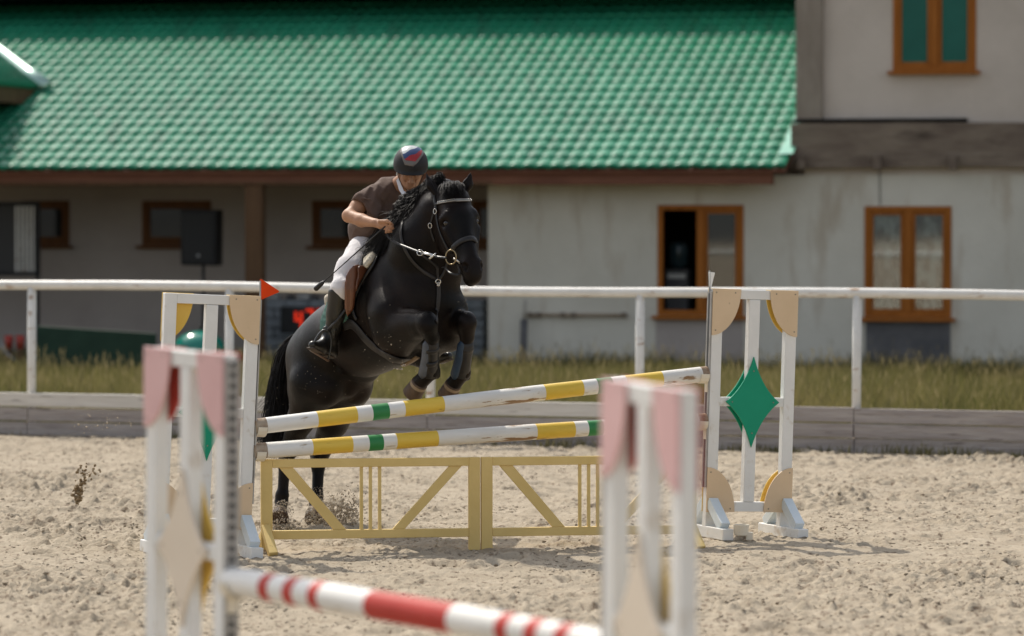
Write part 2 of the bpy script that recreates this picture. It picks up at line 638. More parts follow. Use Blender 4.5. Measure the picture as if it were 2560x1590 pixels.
M_clear = glass_mat("clear_pane", (0.75, 0.78, 0.76), mixv=0.13)
M_clear2 = glass_mat("reflecting_pane", (0.8, 0.84, 0.82), mixv=0.20)
window(winA, LW, bld, M_winwood, M_clear, open_left=True, reflection_curtain=None)
wB = window(winB, LW, bld, M_winwood, M_clear2, reflection_curtain=M_lace_refl)
window(winC, LW + 0.02, bld, M_winwood, M_glass_teal)
for q in pw:
    window(q, LP, bld, M_shadewood, M_glass, sill=True, single=True)
# dark infill panels under the windows
MB().box(winB[0] + 0.02, winB[1] - 0.01, LW - 0.02, LW - 0.003, 0.0, winB[2] - 0.06).build("panel", M_plinth, bld)
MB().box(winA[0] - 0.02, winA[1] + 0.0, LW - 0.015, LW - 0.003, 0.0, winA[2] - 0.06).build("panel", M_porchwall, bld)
# eave beam, porch post
zb0, zb1 = fz(900, 440, 0.2), fz(900, 404, 0.2)
xe_r = fx(1838, 0.2, 420)
MB().box(-40, xe_r, 0.12, 0.30, zb0, zb1 - 0.004).build("eave_beam", M_eave, bld, bevel=0.01)
w = MB()
w.box(fx(585, 0.2), fx(627, 0.2), 0.125, 0.295, -0.1, zb0 - 0.002)
w.build("porch_post", M_postwood, bld, bevel=0.012)
# two storey part: corner post, band beam, rafter stubs
MB().box(XP, fx(1955, LW - 0.06, 150), LW - 0.10, LW + 0.018, z_b1 + 0.003, zt).build("corner_post", M_postgrey, bld, bevel=0.012)
nb = 40
vs, fs_ = [], []
xb0 = fx(1880, LW - 0.14, 340)
for k in range(nb + 1):
    xx = xb0 + (XR - xb0) * (k / nb) ** 1.8
    jz = 0.02 * (random.random() - 0.5)
    j2 = 0.012 * (random.random() - 0.5)
    for yy, zz in ((LW - 0.15, z_b0 + jz), (LW - 0.15, z_b1 + j2), (LW + 0.015, z_b1 + j2), (LW + 0.015, z_b0 + jz)):
        vs.append((xx, yy, zz))
for k in range(nb):
    for j in range(4):
        a, b = k * 4 + j, k * 4 + (j + 1) % 4
        fs_.append((a, a + 4, b + 4, b))
fs_ += [(3, 2, 1, 0), tuple(nb * 4 + j for j in range(4))]
MB().add(vs, fs_).build("band_beam", M_oldwood, bld)
MB().box(fx(1885, LW - 0.1, 380), fx(2300, LW), LW - 0.148, LW - 0.02, z_b1 + 0.004, z_b1 + 0.055).build("dark_strip", M_void, bld)  # near-black strip along the top of the band beam
for xx in (1905, 2085, 2265):
    c = fx(xx, LW - 0.25, 390)
    zc = fz(xx, 386, LW - 0.25)
    MB().box(c - 0.05, c + 0.05, LW - 0.30, LW - 0.155, zc - 0.09, zc + 0.09).build("rafter_stub", M_oldwood, bld, bevel=0.01)
# cable down to window B
c = fx(2090, LW - 0.03, 440)
MB().tube([(c, LW - 0.012, z_b0 + .01), (c + 0.01, LW - 0.012, winB[3] + 0.02)], 0.006, 6).build("cable", M_metaldark, bld)

# ---------------- tiled roof
PITCH_R = R(20.0)
TILE_W, TILE_L = 0.183, 0.35
roof_x0 = -16.0
roof_x1 = fx(1866, 0.0, 400)
ncol = int((roof_x1 - roof_x0) / TILE_W)
nrow = 24
Z_EAVE = fz(1217, 400, 0.0)


def tile_mesh(name):
    """one pressed tile: rises along its length and drops at the lower lip, wavy across"""
    nx, ny = 10, 3
    vs, fs = [], []

    def wave(u):
        # broad rounded crest, narrow trough (as a rolled tile)
        return 0.026 * (abs(math.sin(PI * u)) ** 0.75)

    for j in range(ny + 1):
        v = j / ny
        for i in range(nx + 1):
            u = i / nx
            bow = 0.006 * math.sin(PI * u)
            yy = v * (TILE_L + 0.008) - (1 - v) * (bow * 1.6)
            vs.append(((u) * TILE_W, yy, wave(u) + 0.017 * (1 - v)))
    base = len(vs)
    for i in range(nx + 1):
        u = i / nx
        vs.append((u * TILE_W, -0.002 - 0.006 * math.sin(PI * u) * 1.6, wave(u) - 0.014))
    for j in range(ny):
        for i in range(nx):
            a = j * (nx + 1) + i
            fs.append((a, a + 1, a + nx + 2, a + nx + 1))
    for i in range(nx):
        fs.append((base + i, base + i + 1, i + 1, i))
    me = bpy.data.meshes.new(name)
    me.from_pydata(vs, [], fs)
    me.polygons.foreach_set("use_smooth", [k < ny * nx for k in range(len(fs))])
    return me


tile_me = tile_mesh("roof_tile")
tile_me.materials.append(M_roof)
# roof deck under the tiles
deck = MB()
dl = nrow * TILE_L
deck.add([(roof_x0, 0.03, Z_EAVE - 0.03), (roof_x1, 0.03, Z_EAVE - 0.03), (roof_x1, dl * math.cos(PITCH_R), Z_EAVE - 0.03 + dl * math.sin(PITCH_R)), (roof_x0, dl * math.cos(PITCH_R), Z_EAVE - 0.03 + dl * math.sin(PITCH_R)),
          (roof_x0, 0.03, Z_EAVE - 0.06), (roof_x1, 0.03, Z_EAVE - 0.06), (roof_x1, dl * math.cos(PITCH_R), Z_EAVE - 0.06 + dl * math.sin(PITCH_R)), (roof_x0, dl * math.cos(PITCH_R), Z_EAVE - 0.06 + dl * math.sin(PITCH_R))],
         [(0, 1, 2, 3), (7, 6, 5, 4), (0, 4, 5, 1), (1, 5, 6, 2), (2, 6, 7, 3), (3, 7, 4, 0)])
roof = deck.build("roof", M_eave, bld)
tv = np.array([v.co[:] for v in tile_me.vertices], np.float32)
tf = np.array([list(p.vertices) for p in tile_me.polygons], np.int32)
BV, BF = [], []
cr_, sr_ = math.cos(PITCH_R), math.sin(PITCH_R)
x_vis0, x_vis1 = fx(-5, 0.3, 400), roof_x1
single_rows = 5
nsing = 0
for r in range(nrow):
    for c in range(ncol):
        x = roof_x1 - (c + 1) * TILE_W
        y = r * TILE_L
        # lower courses lie a touch steeper than the upper ones
        zoff = (0.006 if c % 6 == 0 else 0.0) + (0.004 if r % 10 == 9 else 0.0) + 0.002 * rng.rand()
        loc = (x, y * cr_, Z_EAVE + y * sr_ + zoff)
        jr = (rng.rand() - 0.5) * R(1.4)
        if r < single_rows and x > x_vis0 and nsing < 300:
            o = bpy.data.objects.new("roof_tile", tile_me)
            COL.objects.link(o)
            o.parent = roof
            o.location = loc
            o.rotation_euler = (PITCH_R + jr, 0, 0)
            nsing += 1
        else:
            ca, sa = math.cos(PITCH_R + jr), math.sin(PITCH_R + jr)
            V = np.stack([tv[:, 0] + loc[0], tv[:, 1] * ca - tv[:, 2] * sa + loc[1], tv[:, 1] * sa + tv[:, 2] * ca + loc[2]], -1)
            BF.append(tf + len(BV) * len(tv))
            BV.append(V)
bt = np_mesh("upper_tile", np.concatenate(BV), np.concatenate(BF))
bt.polygons.foreach_set("use_smooth", [True] * len(bt.polygons))
o = link("upper_tile", bt, M_roof, roof)
o["kind"] = "stuff"
o["label"] = "upper courses of green metal tiles"
# edge flashing against the corner post
fl_m = MB()
for k in range(6):
    y0 = 0.35 + k * 0.30
    x0 = roof_x1 - 0.14 + 0.02 * random.random()
    x1 = roof_x1 + 0.05
    z0 = Z_EAVE + y0 * math.tan(PITCH_R) + 0.05
    z1 = Z_EAVE + (y0 + 0.32) * math.tan(PITCH_R) + 0.055
    fl_m.add([(x0, y0, z0), (x1, y0 - 0.01, z0 + 0.01), (x1, y0 + 0.32, z1 + 0.01), (x0, y0 + 0.32, z1)], [(0, 1, 2, 3)])
fl_m.build("flashing", M_flash, roof)
# upper storey behind the roof: its eave throws the shadow on the top courses
uy = nrow * TILE_L * cr_ - 0.1
uz = Z_EAVE + nrow * TILE_L * sr_
w = MB()
w.box(-20, XP + 0.1, uy, uy + 0.3, uz - 0.3, uz + 0.9)
w.build("upper_storey_wall", M_postwood, bld)
w = MB()
ey = 5.92
ez = Z_EAVE + ey * math.tan(PITCH_R) + 0.49
w.box(-20, XP - 0.02, ey, uy + 2.0, ez, ez + 0.25)
w.build("upper_eave", M_void, bld)
# cross roof of a bay at the left: its right slope meets the main roof in a valley, its metal paled and rounded for a sun glint
TB = math.tan(R(24.5))
TR = math.tan(PITCH_R)
ly_c = 3.25
EX, EZ = fl(99, 205, ly_c)
ly_c = (EZ - Z_EAVE - 0.03) / TR


def bay_z(lx):
    return EZ + (EX - lx) * TB


def valley(lx):
    return ly_c + (EX - lx) * TB / TR


f0 = -3.0
bay = MB()
a4 = [(EX, f0, EZ), (EX, ly_c, EZ), (EX - 3.4, valley(EX - 3.4), bay_z(EX - 3.4)), (EX - 3.4, f0, bay_z(EX - 3.4))]
bay.add(a4 + [(p[0], p[1], p[2] - 0.04) for p in a4], [(0, 1, 2, 3), (7, 6, 5, 4), (1, 0, 4, 5), (0, 3, 7, 4), (3, 2, 6, 7)])
br = bay.build("bay_roof", M_roof, bld)
m = MB()
k = 0
while f0 + k * 0.183 < ly_c + 3.5:
    yy = f0 + k * 0.183
    xs_ = EX + 0.02 if yy < ly_c else EX - (yy - ly_c) * TR / TB
    m.tube([(xs_, yy, bay_z(xs_) + 0.004), (EX - 3.3, yy, bay_z(EX - 3.3) + 0.004)], 0.032, 6)
    k += 1
m.build("roof_rib", M_roof, br, smooth=True)
vp = [(EX + 0.10 - q, valley(EX + 0.10 - q) - 0.06, bay_z(EX + 0.10 - q) + 0.035) for q in np.linspace(0, 3.2, 8)]
m = MB()
m.tube(vp, 0.11, 14)
m.build("valley_flashing", pm("valley_glint", (0.40, 0.56, 0.48), rough=0.25, metallic=0.8), br, smooth=True)
MB().box(EX - 0.07, EX - 0.03, f0 + .02, ly_c + 0.3, EZ - 0.27, EZ - 0.045).build("bay_fascia", M_postwood, br)
MB().box(EX - 1.0, EX - 0.075, f0 + .02, ly_c + 0.2, EZ - 0.27, EZ - 0.25).build("bay_soffit", M_void, br)  # soffit coloured near-black for the shade under the bay eave
MB().box(EX - 1.2, EX - 1.0, f0 + 0.5, ly_c, 2.75, EZ - 0.05).build("bay_wall", M_postwood, br)
# ================================================================== arena fence
M_fwhite = pm("fence_white_paint", (0.66, 0.645, 0.60), (0.76, 0.745, 0.70), scale=5, rough=0.42, spec=0.45, bump=0.08, bscale=30,
              c3=(0.34, 0.20, 0.10), c3t=0.60, c3scale=9.0, c3stretch=(0.5, 2, 2), c3w=0.10)
M_board = pm("weathered_board", (0.32, 0.28, 0.26), (0.46, 0.415, 0.385), scale=4, rough=0.9, spec=0.15, bump=0.9, bscale=13, stretch=(0.35, 4, 5),
             c3=(0.12, 0.10, 0.09), c3t=0.60, c3scale=5, c3stretch=(0.5, 6, 9), c3w=0.08)
M_boardpale = pm("whitewashed_board", (0.60, 0.56, 0.50), (0.72, 0.68, 0.615), scale=4, rough=0.85, spec=0.2, bump=0.5, bscale=13, stretch=(0.35, 4, 5),
                 c3=(0.27, 0.23, 0.20), c3t=0.60, c3scale=5, c3stretch=(0.5, 4, 6), c3w=0.1)
fa = Vector((-4.94, FY0, 0))
fb = Vector((4.49, FY1, 0))
fdir = (fb - fa).normalized()
fence = empty("arena_fence", tuple(fa), (0, 0, math.atan2(fdir.y, fdir.x)))
tag(fence, "white pipe rail fence over weathered kickboards along the arena edge", "fence")
FL = (fb - fa).length


def fence_s(x, y=700):
    """distance along the fence of overview column x"""
    d = ray(x, y)
    # solve (t*d - fa) x fdir = 0
    n = Vector((-fdir.y, fdir.x, 0))
    t = fa.dot(n) / (d.x * n.x + d.y * n.y)
    return (Vector((d.x * t, d.y * t, 0)) - fa).dot(fdir)


RAIL_Z = 1.44
RR = 0.046
pts = [(s, 0.0, RAIL_Z + 0.012 * math.sin(s * 0.9) - 0.003 * s) for s in np.linspace(-7, FL + 7, 30)]
MB().tube(pts, RR, 14).build("top_rail", M_fwhite, fence, smooth=True)
post_s = [fence_s(x) for x in (-440, 75, 545, 1024, 1521, 2037, 2560)]
for s in post_s:
    MB().tube([(s - 0.006, 0, 0.02), (s + 0.004, 0, RAIL_Z - 0.02)], 0.042, 12).build("post", M_fwhite, fence, smooth=True)
rows = [(0.006, 0.130), (0.140, 0.264), (0.274, 0.405)]
for i in range(len(post_s) - 1):
    for j, (z0, z1) in enumerate(rows):
        a, b = post_s[i], post_s[i + 1]
        dz = (random.random() - 0.5) * 0.008
        dy = (random.random() - 0.5) * 0.03
        m = MB().box(a + 0.003, b - 0.003, -0.105 + dy, -0.05 + dy, z0 + dz, z1 + dz)
        m.build("board", M_boardpale if (j == 2 and i < 4) else M_board, fence, bevel=0.006)

# ================================================================== jump standards
M_white = pm("jump_white_paint", (0.74, 0.735, 0.70), (0.80, 0.795, 0.765), scale=4, rough=0.5, spec=0.4, bump=0.06, bscale=40,
             c3=(0.54, 0.47, 0.375), c3t=0.585, c3scale=7, c3w=0.14)
M_blue = pm("pale_blue_paint", (0.62, 0.70, 0.74), (0.70, 0.76, 0.79), scale=5, rough=0.5, spec=0.4, c3=(0.45, 0.40, 0.32), c3t=0.66, c3scale=12, c3w=0.1)
M_beige = pm("peach_panel", (0.68, 0.51, 0.325), (0.74, 0.56, 0.37), scale=3, rough=0.5, spec=0.25, c3=(0.42, 0.30, 0.20), c3t=0.70, c3scale=14, c3w=0.06)
M_lit_back = pm("lit_back_panel", (0.70, 0.45, 0.07), (0.76, 0.50, 0.10), scale=3, rough=0.45, spec=0.4)  # rear panels: front colour with the light on them put in as yellow
M_green = pm("green_panel", (0.007, 0.27, 0.15), (0.012, 0.31, 0.178), scale=2.5, rough=0.45, spec=0.2, c3=(0.05, 0.18, 0.11), c3t=0.72, c3scale=20, c3w=0.05)
M_pink = pm("pink_panel", (0.66, 0.40, 0.39), (0.71, 0.45, 0.44), scale=3, rough=0.5, spec=0.35)
M_redp = pm("red_panel", (0.42, 0.035, 0.02), (0.48, 0.05, 0.03), scale=3, rough=0.5, spec=0.35)
M_cream = pm("cream_panel", (0.70, 0.60, 0.475), (0.75, 0.65, 0.525), scale=3, rough=0.5, spec=0.35)
M_track = pm("galvanised_strip", (0.30, 0.29, 0.27), (0.42, 0.405, 0.38), scale=9, rough=0.5, spec=0.5, metallic=0.3)
M_screw = pm("screw_metal", (0.25, 0.22, 0.18), rough=0.4, metallic=0.7)
M_plastic = pm("cream_plastic", (0.72, 0.66, 0.54), (0.77, 0.71, 0.59), scale=8, rough=0.45, spec=0.4)
W_, H_ = 0.62, 1.635


def quarter(cx, cz, rx, rz, n=12):
    pts = [(cx, cz)]
    for k in range(n + 1):
        a = (PI / 2) * k / n
        pts.append((cx + rx * math.cos(a), cz + rz * math.sin(a)))
    if rx * rz < 0:
        pts = [pts[0]] + pts[:0:-1]
    return pts


def astroid(cx, cz, rx, rz, n=9):
    """diamond with slightly hollow sides"""
    cor = [(rx, 0), (0, rz), (-rx, 0), (0, -rz)]
    pts = []
    for i in range(4):
        p, q = Vector(cor[i]), Vector(cor[(i + 1) % 4])
        mid = (p + q) / 2 * 0.64
        for k in range(n):
            t = k / n
            b = p * (1 - t) ** 2 + mid * 2 * t * (1 - t) + q * t * t
            pts.append((cx + b.x, cz + b.y))
    return pts


def standard(loc, yaw, lean, side, front, back, dia_f, dia_b, label, foot=M_blue, cups=(), H=H_, skip=()):
    """side: +1 when the perforated strip is on the local +x post"""
    root = empty("jump_standard", loc, (0, lean, yaw))
    tag(root, label, "jump standard", "show jump standards")
    w2 = W_ / 2
    pwid, pd = 0.078, 0.056
    for s in (-1, 1):
        x0, x1 = sorted((s * w2, s * (w2 - pwid)))
        MB().box(x0, x1, -pd / 2, pd / 2, 0.05, H).build("post", M_white, root, bevel=0.004)
    MB().box(-pwid / 2, pwid / 2, -pd / 2, pd / 2, 0.235, H - 0.064).build("middle_post", M_white, root, bevel=0.004)
    MB().box(-w2 + pwid, w2 - pwid, -pd / 2 + .002, pd / 2 - .002, H - 0.062, H - .001).build("top_bar", M_white, root, bevel=0.004)
    MB().box(-w2 + pwid, w2 - pwid, -pd / 2 + .002, pd / 2 - .002, 0.170, 0.234).build("bottom_bar", M_white, root, bevel=0.004)
    for s in (-1, 1):
        x0, x1 = sorted((s * pwid / 2, s * (w2 - pwid)))
        MB().box(x0, x1, -pd / 2 + .004, pd / 2 - .004, 0.865, 0.925).build("cross_bar", M_white, root, bevel=0.004)
    th = 0.011
    for yy0, yy1, mc, md in ((-pd / 2 - th, -pd / 2 - .001, front, dia_f), (pd / 2 + .001, pd / 2 + th, back, dia_b)):
        for s in (-1, 1):
            for zc, rz in ((H + .003, -0.305), (0.168, 0.295)):
                if (s, yy0 < 0, rz < 0) in skip:
                    continue
                MB().prism(quarter(s * (w2 + .002), zc, -s * 0.205, rz), yy0, yy1).build("corner_panel", mc, root, bevel=0.002)
        pnl = MB().prism(astroid(0, 0.895, 0.195, 0.30), yy0 - (0.002 if yy0 < 0 else 0), yy1 + (0.002 if yy0 > 0 else 0)).build("diamond_panel", md, root, bevel=0.002)
    # screws on the front panels
    y0 = -pd / 2 - th
    for s in (-1, 1):
        if (s, True, True) in skip:
            continue
        for px, pz in ((0.022, H - 0.022), (0.16, H - 0.022), (0.022, H - 0.27), (0.022, 0.19), (0.17, 0.19), (0.022, 0.43)):
            MB().box(s * (w2 - px) - .004, s * (w2 - px) + .004, y0 - .002, y0 + .001, pz - .004, pz + .004).build("screw", M_screw, root)
    for px, pz in ((0, 1.10), (0, 0.69), (0.15, 0.895), (-0.15, 0.895)):
        MB().box(px - .004, px + .004, y0 - .0045, y0 - .0015, pz - .004, pz + .004).build("screw", M_screw, root)
    # feet with braces
    for s in (-1, 1):
        xc = s * (w2 - pwid / 2)
        f = MB()
        f.box(xc - 0.04, xc + 0.04, -0.30, 0.30, 0.0, 0.075)
        ft = f.build("foot", M_white if s * side > 0 else M_white, root, bevel=0.005)
        for q in (-1, 1):
            m = MB()
            m.bar((xc, q * 0.035, 0.235), (xc, q * 0.235, 0.082), 0.070, 0.066, side=(1, 0, 0))
            m.build("brace", foot, ft, bevel=0.003)
    # perforated strip on the inner side: a ladder of open slots, a dark sheet behind as their shade
    xs = side * (w2 + 0.008)
    m = MB()
    for q in (-1, 1):
        m.box(xs - .004, xs + .004, q * 0.022 - 0.009, q * 0.022 + 0.009, 0.33, H - 0.02)
    zz = 0.33
    while zz < H - 0.03:
        m.box(xs - .003, xs + .003, -0.0135, 0.0135, zz, zz + 0.018)
        zz += 0.040
    m.build("cup_strip", M_track, root)
    m = MB().box(xs - 0.0055 - side * .001, xs - 0.0045 - side * .001, -0.013, 0.013, 0.33, H - .03)
    m.build("slot_shade", M_metaldark, root)
    for zc in cups:
        m = MB()
        prof = []
        for k in range(9):
            a = PI + PI * k / 8
            prof.append((xs + side * 0.045, 0.055 * math.cos(a), zc + 0.055 * math.sin(a) + 0.052))
        vs, fs_ = [], []
        for k in range(9):
            for ww in (-0.028, 0.032):
                for rr in (1.0, 1.14):
                    a = PI + PI * k / 8
                    vs.append((xs + side * (0.036 + ww), 0.056 * rr * math.cos(a), zc + 0.056 * rr * math.sin(a)))
        for k in range(8):
            b0, b1 = k * 4, k * 4 + 4
            fs_ += [(b0, b1, b1 + 2, b0 + 2), (b0 + 1, b0 + 3, b1 + 3, b1 + 1), (b0, b0 + 1, b1 + 1, b1), (b0 + 2, b1 + 2, b1 + 3, b0 + 3)]
        fs_ += [(0, 2, 3, 1), (32, 33, 35, 34)]
        m.add(vs, fs_)
        m.box(xs + side * 0.001 - 0.006, xs + side * 0.001 + 0.01, -0.022, 0.022, zc - 0.12, zc + 0.03)
        m.build("pole_cup", M_plastic, root, bevel=0.002)
    return root


YAW_J = R(22)
YAW_N = R(-57)
YL, YRt = 24.0, 25.35
pl = Vector((gx(476, YL), YL, 0))
pr = Vector((gx(1774, YRt), YRt, 0))
# pole end heights measured on the strips
zTL, zTR, zLL, zLR = 0.815, 1.075, 0.66, 0.765
stL = standard((pl.x, pl.y, 0), YAW_J, R(2.6), +1, M_beige, M_lit_back, M_green, M_green,
               "white jump standard with peach corners and red flag, behind the front pink one", cups=(zTL, zLL), skip=((-1, True, True),))
stR = standard((pr.x, pr.y, 0), YAW_J, R(1.9), -1, M_beige, M_lit_back, M_green, M_green,
               "white jump standard with peach corners and full green diamond, at the far right", cups=(zTR, zLR))
nl = Vector((gx(447, 14.4), 14.4, 0))
nrr = Vector((gx(1540, 11.6), 11.6, 0))
zN = 0.80
stNL = standard((nl.x, nl.y, 0), YAW_N, R(0.9), +1, M_pink, M_redp, M_cream, M_lit_back,
                "blurred white jump standard with pink corners in the left foreground", cups=(zN,))
stNR = standard((nrr.x, nrr.y, 0), R(-70), R(0.7), -1, M_pink, M_redp, M_cream, M_lit_back,
                "blurred white jump standard with pink corners in the right foreground", cups=(zN,))
bpy.context.view_layer.update()


def w_of(root, p):
    return root.matrix_world @ Vector(p)


# ------------------------------------------------------------------ poles
M_polew = pm("pole_white", (0.66, 0.635, 0.58), (0.76, 0.745, 0.70), scale=6, rough=0.5, spec=0.4, bump=0.15, bscale=25, stretch=(0.4, 2, 2),
             c3=(0.27, 0.165, 0.085), c3t=0.595, c3scale=8.0, c3stretch=(0.45, 2.4, 2.4), c3w=0.04)
M_poleclean = pm("pole_clean_white", (0.70, 0.685, 0.64), (0.79, 0.775, 0.735), scale=6, rough=0.5, spec=0.4, bump=0.1, bscale=25, stretch=(0.4, 2, 2),
                 c3=(0.42, 0.33, 0.22), c3t=0.63, c3scale=9.0, c3stretch=(0.5, 2, 2), c3w=0.08)
M_poley = pm("pole_yellow", (0.68, 0.46, 0.05), (0.75, 0.52, 0.075), scale=6, rough=0.45, spec=0.4, bump=0.1, bscale=25, stretch=(0.4, 2, 2),
             c3=(0.35, 0.22, 0.05), c3t=0.64, c3scale=10, c3stretch=(0.5, 2, 2), c3w=0.05)
M_poleg = pm("pole_green", (0.022, 0.20, 0.055), (0.03, 0.235, 0.07), scale=6, rough=0.45, spec=0.4)
M_polered = pm("pole_red", (0.42, 0.036, 0.025), (0.48, 0.05, 0.036), scale=6, rough=0.5, spec=0.15, c3=(0.55, 0.25, 0.20), c3t=0.70, c3scale=9, c3w=0.05)
M_poleend = pm("bare_pole_end", (0.20, 0.115, 0.06), (0.42, 0.35, 0.27), scale=9, rough=0.8, spec=0.2, bump=0.4, bscale=30)


def pole(a, b, bands, mats, rad, name, label, group):
    a, b = Vector(a), Vector(b)
    d = b - a
    L_ = d.length
    root = empty(name, tuple(a), tuple(d.to_track_quat('X', 'Z').to_euler()))
    tag(root, label, "pole", group)
    bow = 0.004
    cuts = [0.0]
    for e_, _ in bands:
        cuts.append(e_ * L_)
    n = 20
    for i, (e_, mi) in enumerate(bands):
        s0, s1 = cuts[i], cuts[i + 1]
        k = max(2, int((s1 - s0) / 0.12) + 1)
        vs, fs_ = [], []
        for j in range(k + 1):
            s = s0 + (s1 - s0) * j / k
            r_ = rad * (1 + 0.012 * math.sin(s * 5 + a.x))
            for q in range(n):
                an = 2 * PI * q / n
                vs.append((s, r_ * math.cos(an), r_ * math.sin(an) + bow * math.sin(PI * s / L_)))
        for j in range(k):
            for q in range(n):
                q2 = (q + 1) % n
                fs_.append((j * n + q, (j + 1) * n + q, (j + 1) * n + q2, j * n + q2))
        m = MB()
        m.add(vs, fs_)
        nm = {0: "white_band", 1: "yellow_band", 2: "green_band", 3: "red_band", 4: "bare_end", 5: "white_band"}[mi]
        if i == 0:
            vs2 = [(-0.006, rad * 0.82 * math.cos(2 * PI * q / n), rad * 0.82 * math.sin(2 * PI * q / n)) for q in range(n)]
            m.add(vs2 + vs[:n], [tuple(range(n - 1, -1, -1))] + [(q, (q + 1) % n, n + (q + 1) % n, n + q) for q in range(n)])
        if i == len(bands) - 1:
            vs2 = [(L_ + 0.006, rad * 0.82 * math.cos(2 * PI * q / n), rad * 0.82 * math.sin(2 * PI * q / n)) for q in range(n)]
            m.add(vs2 + vs[-n:], [tuple(range(n))] + [(n + q, n + (q + 1) % n, (q + 1) % n, q) for q in range(n)])
        m.build(nm, mats[mi], root, smooth=True)
    return root


PM_ = {0: M_polew, 1: M_poley, 2: M_poleg, 3: M_polered, 4: M_poleend, 5: M_poleclean}
w2 = W_ / 2
bT = [(0.022, 4), (0.130, 5), (0.215, 1), (0.248, 5), (0.284, 2), (0.318, 5), (0.404, 1), (0.628, 0), (0.714, 1), (0.746, 5), (0.78, 2), (0.812, 5), (0.895, 1), (0.985, 0), (1.0, 4)]
bL = [(0.025, 4), (0.122, 5), (0.208, 1), (0.243, 5), (0.274, 2), (0.303, 5), (0.394, 1), (0.612, 0), (0.698, 1), (0.728, 5), (0.762, 2), (0.80, 5), (0.885, 1), (0.98, 5), (1.0, 4)]
RP = 0.051
a = w_of(stL, (w2 + 0.012, 0, zTL)) ; b = w_of(stR, (-w2 - 0.012, 0, zTR))
top_pole = pole(a, b, bT, PM_, RP, "jump_pole", "upper sloping white, yellow and green jump pole under the horse's front hooves", "striped poles of the middle jump")
a = w_of(stL, (w2 + 0.010, 0, zLL)) ; b = w_of(stR, (-w2 - 0.012, 0, zLR))
low_pole = pole(a, b, bL, PM_, RP, "jump_pole", "lower chipped white, yellow and green jump pole just above the yellow gate", "striped poles of the middle jump")
a = w_of(stNL, (w2 + 0.014, 0, zN)) ; b = w_of(stNR, (-w2 - 0.014, 0, zN))
bN = [(0.115, 5), (0.145, 3), (0.188, 5), (0.218, 3), (0.262, 5), (0.29, 3), (0.42, 5), (0.64, 3), (0.76, 5), (0.79, 3), (0.83, 5), (0.86, 3), (0.90, 5), (0.93, 3), (1.0, 5)]
near_pole = pole(a, b, bN, PM_, RP, "jump_pole", "blurred red and white striped pole across the foreground", None)

# ------------------------------------------------------------------ flags
M_flagr = pm("red_flag", (0.70, 0.05, 0.003), (0.76, 0.065, 0.006), scale=6, rough=0.5, spec=0.15)


def flag(root_std, x, z, pts, matl, label, yaw):
    p = w_of(root_std, (x, 0.0, z))
    r_ = empty("jump_flag", tuple(p), (0, 0, yaw))
    tag(r_, label, "flag")
    MB().prism(pts, -0.004, 0.004).build("blade", matl, r_, bevel=0.0015)
    MB().tube([(0, 0, -0.06), (0, 0, 0.09)], 0.006, 8).build("pin", M_metalgrey, r_)
    return r_


def rounded(p3, r=0.012):
    out = []
    n_ = len(p3)
    for i in range(n_):
        p0, p1, p2 = Vector(p3[i - 1]), Vector(p3[i]), Vector(p3[(i + 1) % n_])
        a_ = p1 + (p0 - p1).normalized() * r
        b_ = p1 + (p2 - p1).normalized() * r
        for t in (0, .5, 1):
            q = a_ * (1 - t) ** 2 + p1 * 2 * t * (1 - t) + b_ * t * t
            out.append((q.x, q.y))
    return out


flag(stL, w2 + 0.01, H_ + 0.01, rounded([(-0.004, -0.035), (0.125, 0.02), (-0.002, 0.105)]), M_flagr, "red triangular flag on top of the left jump standard", R(8))
flag(stR, -w2 - 0.012, H_ + 0.03, rounded([(0.0, -0.05), (0.125, 0.075), (-0.02, 0.082)], 0.008), M_white, "white flag on top of the right jump standard", R(72))

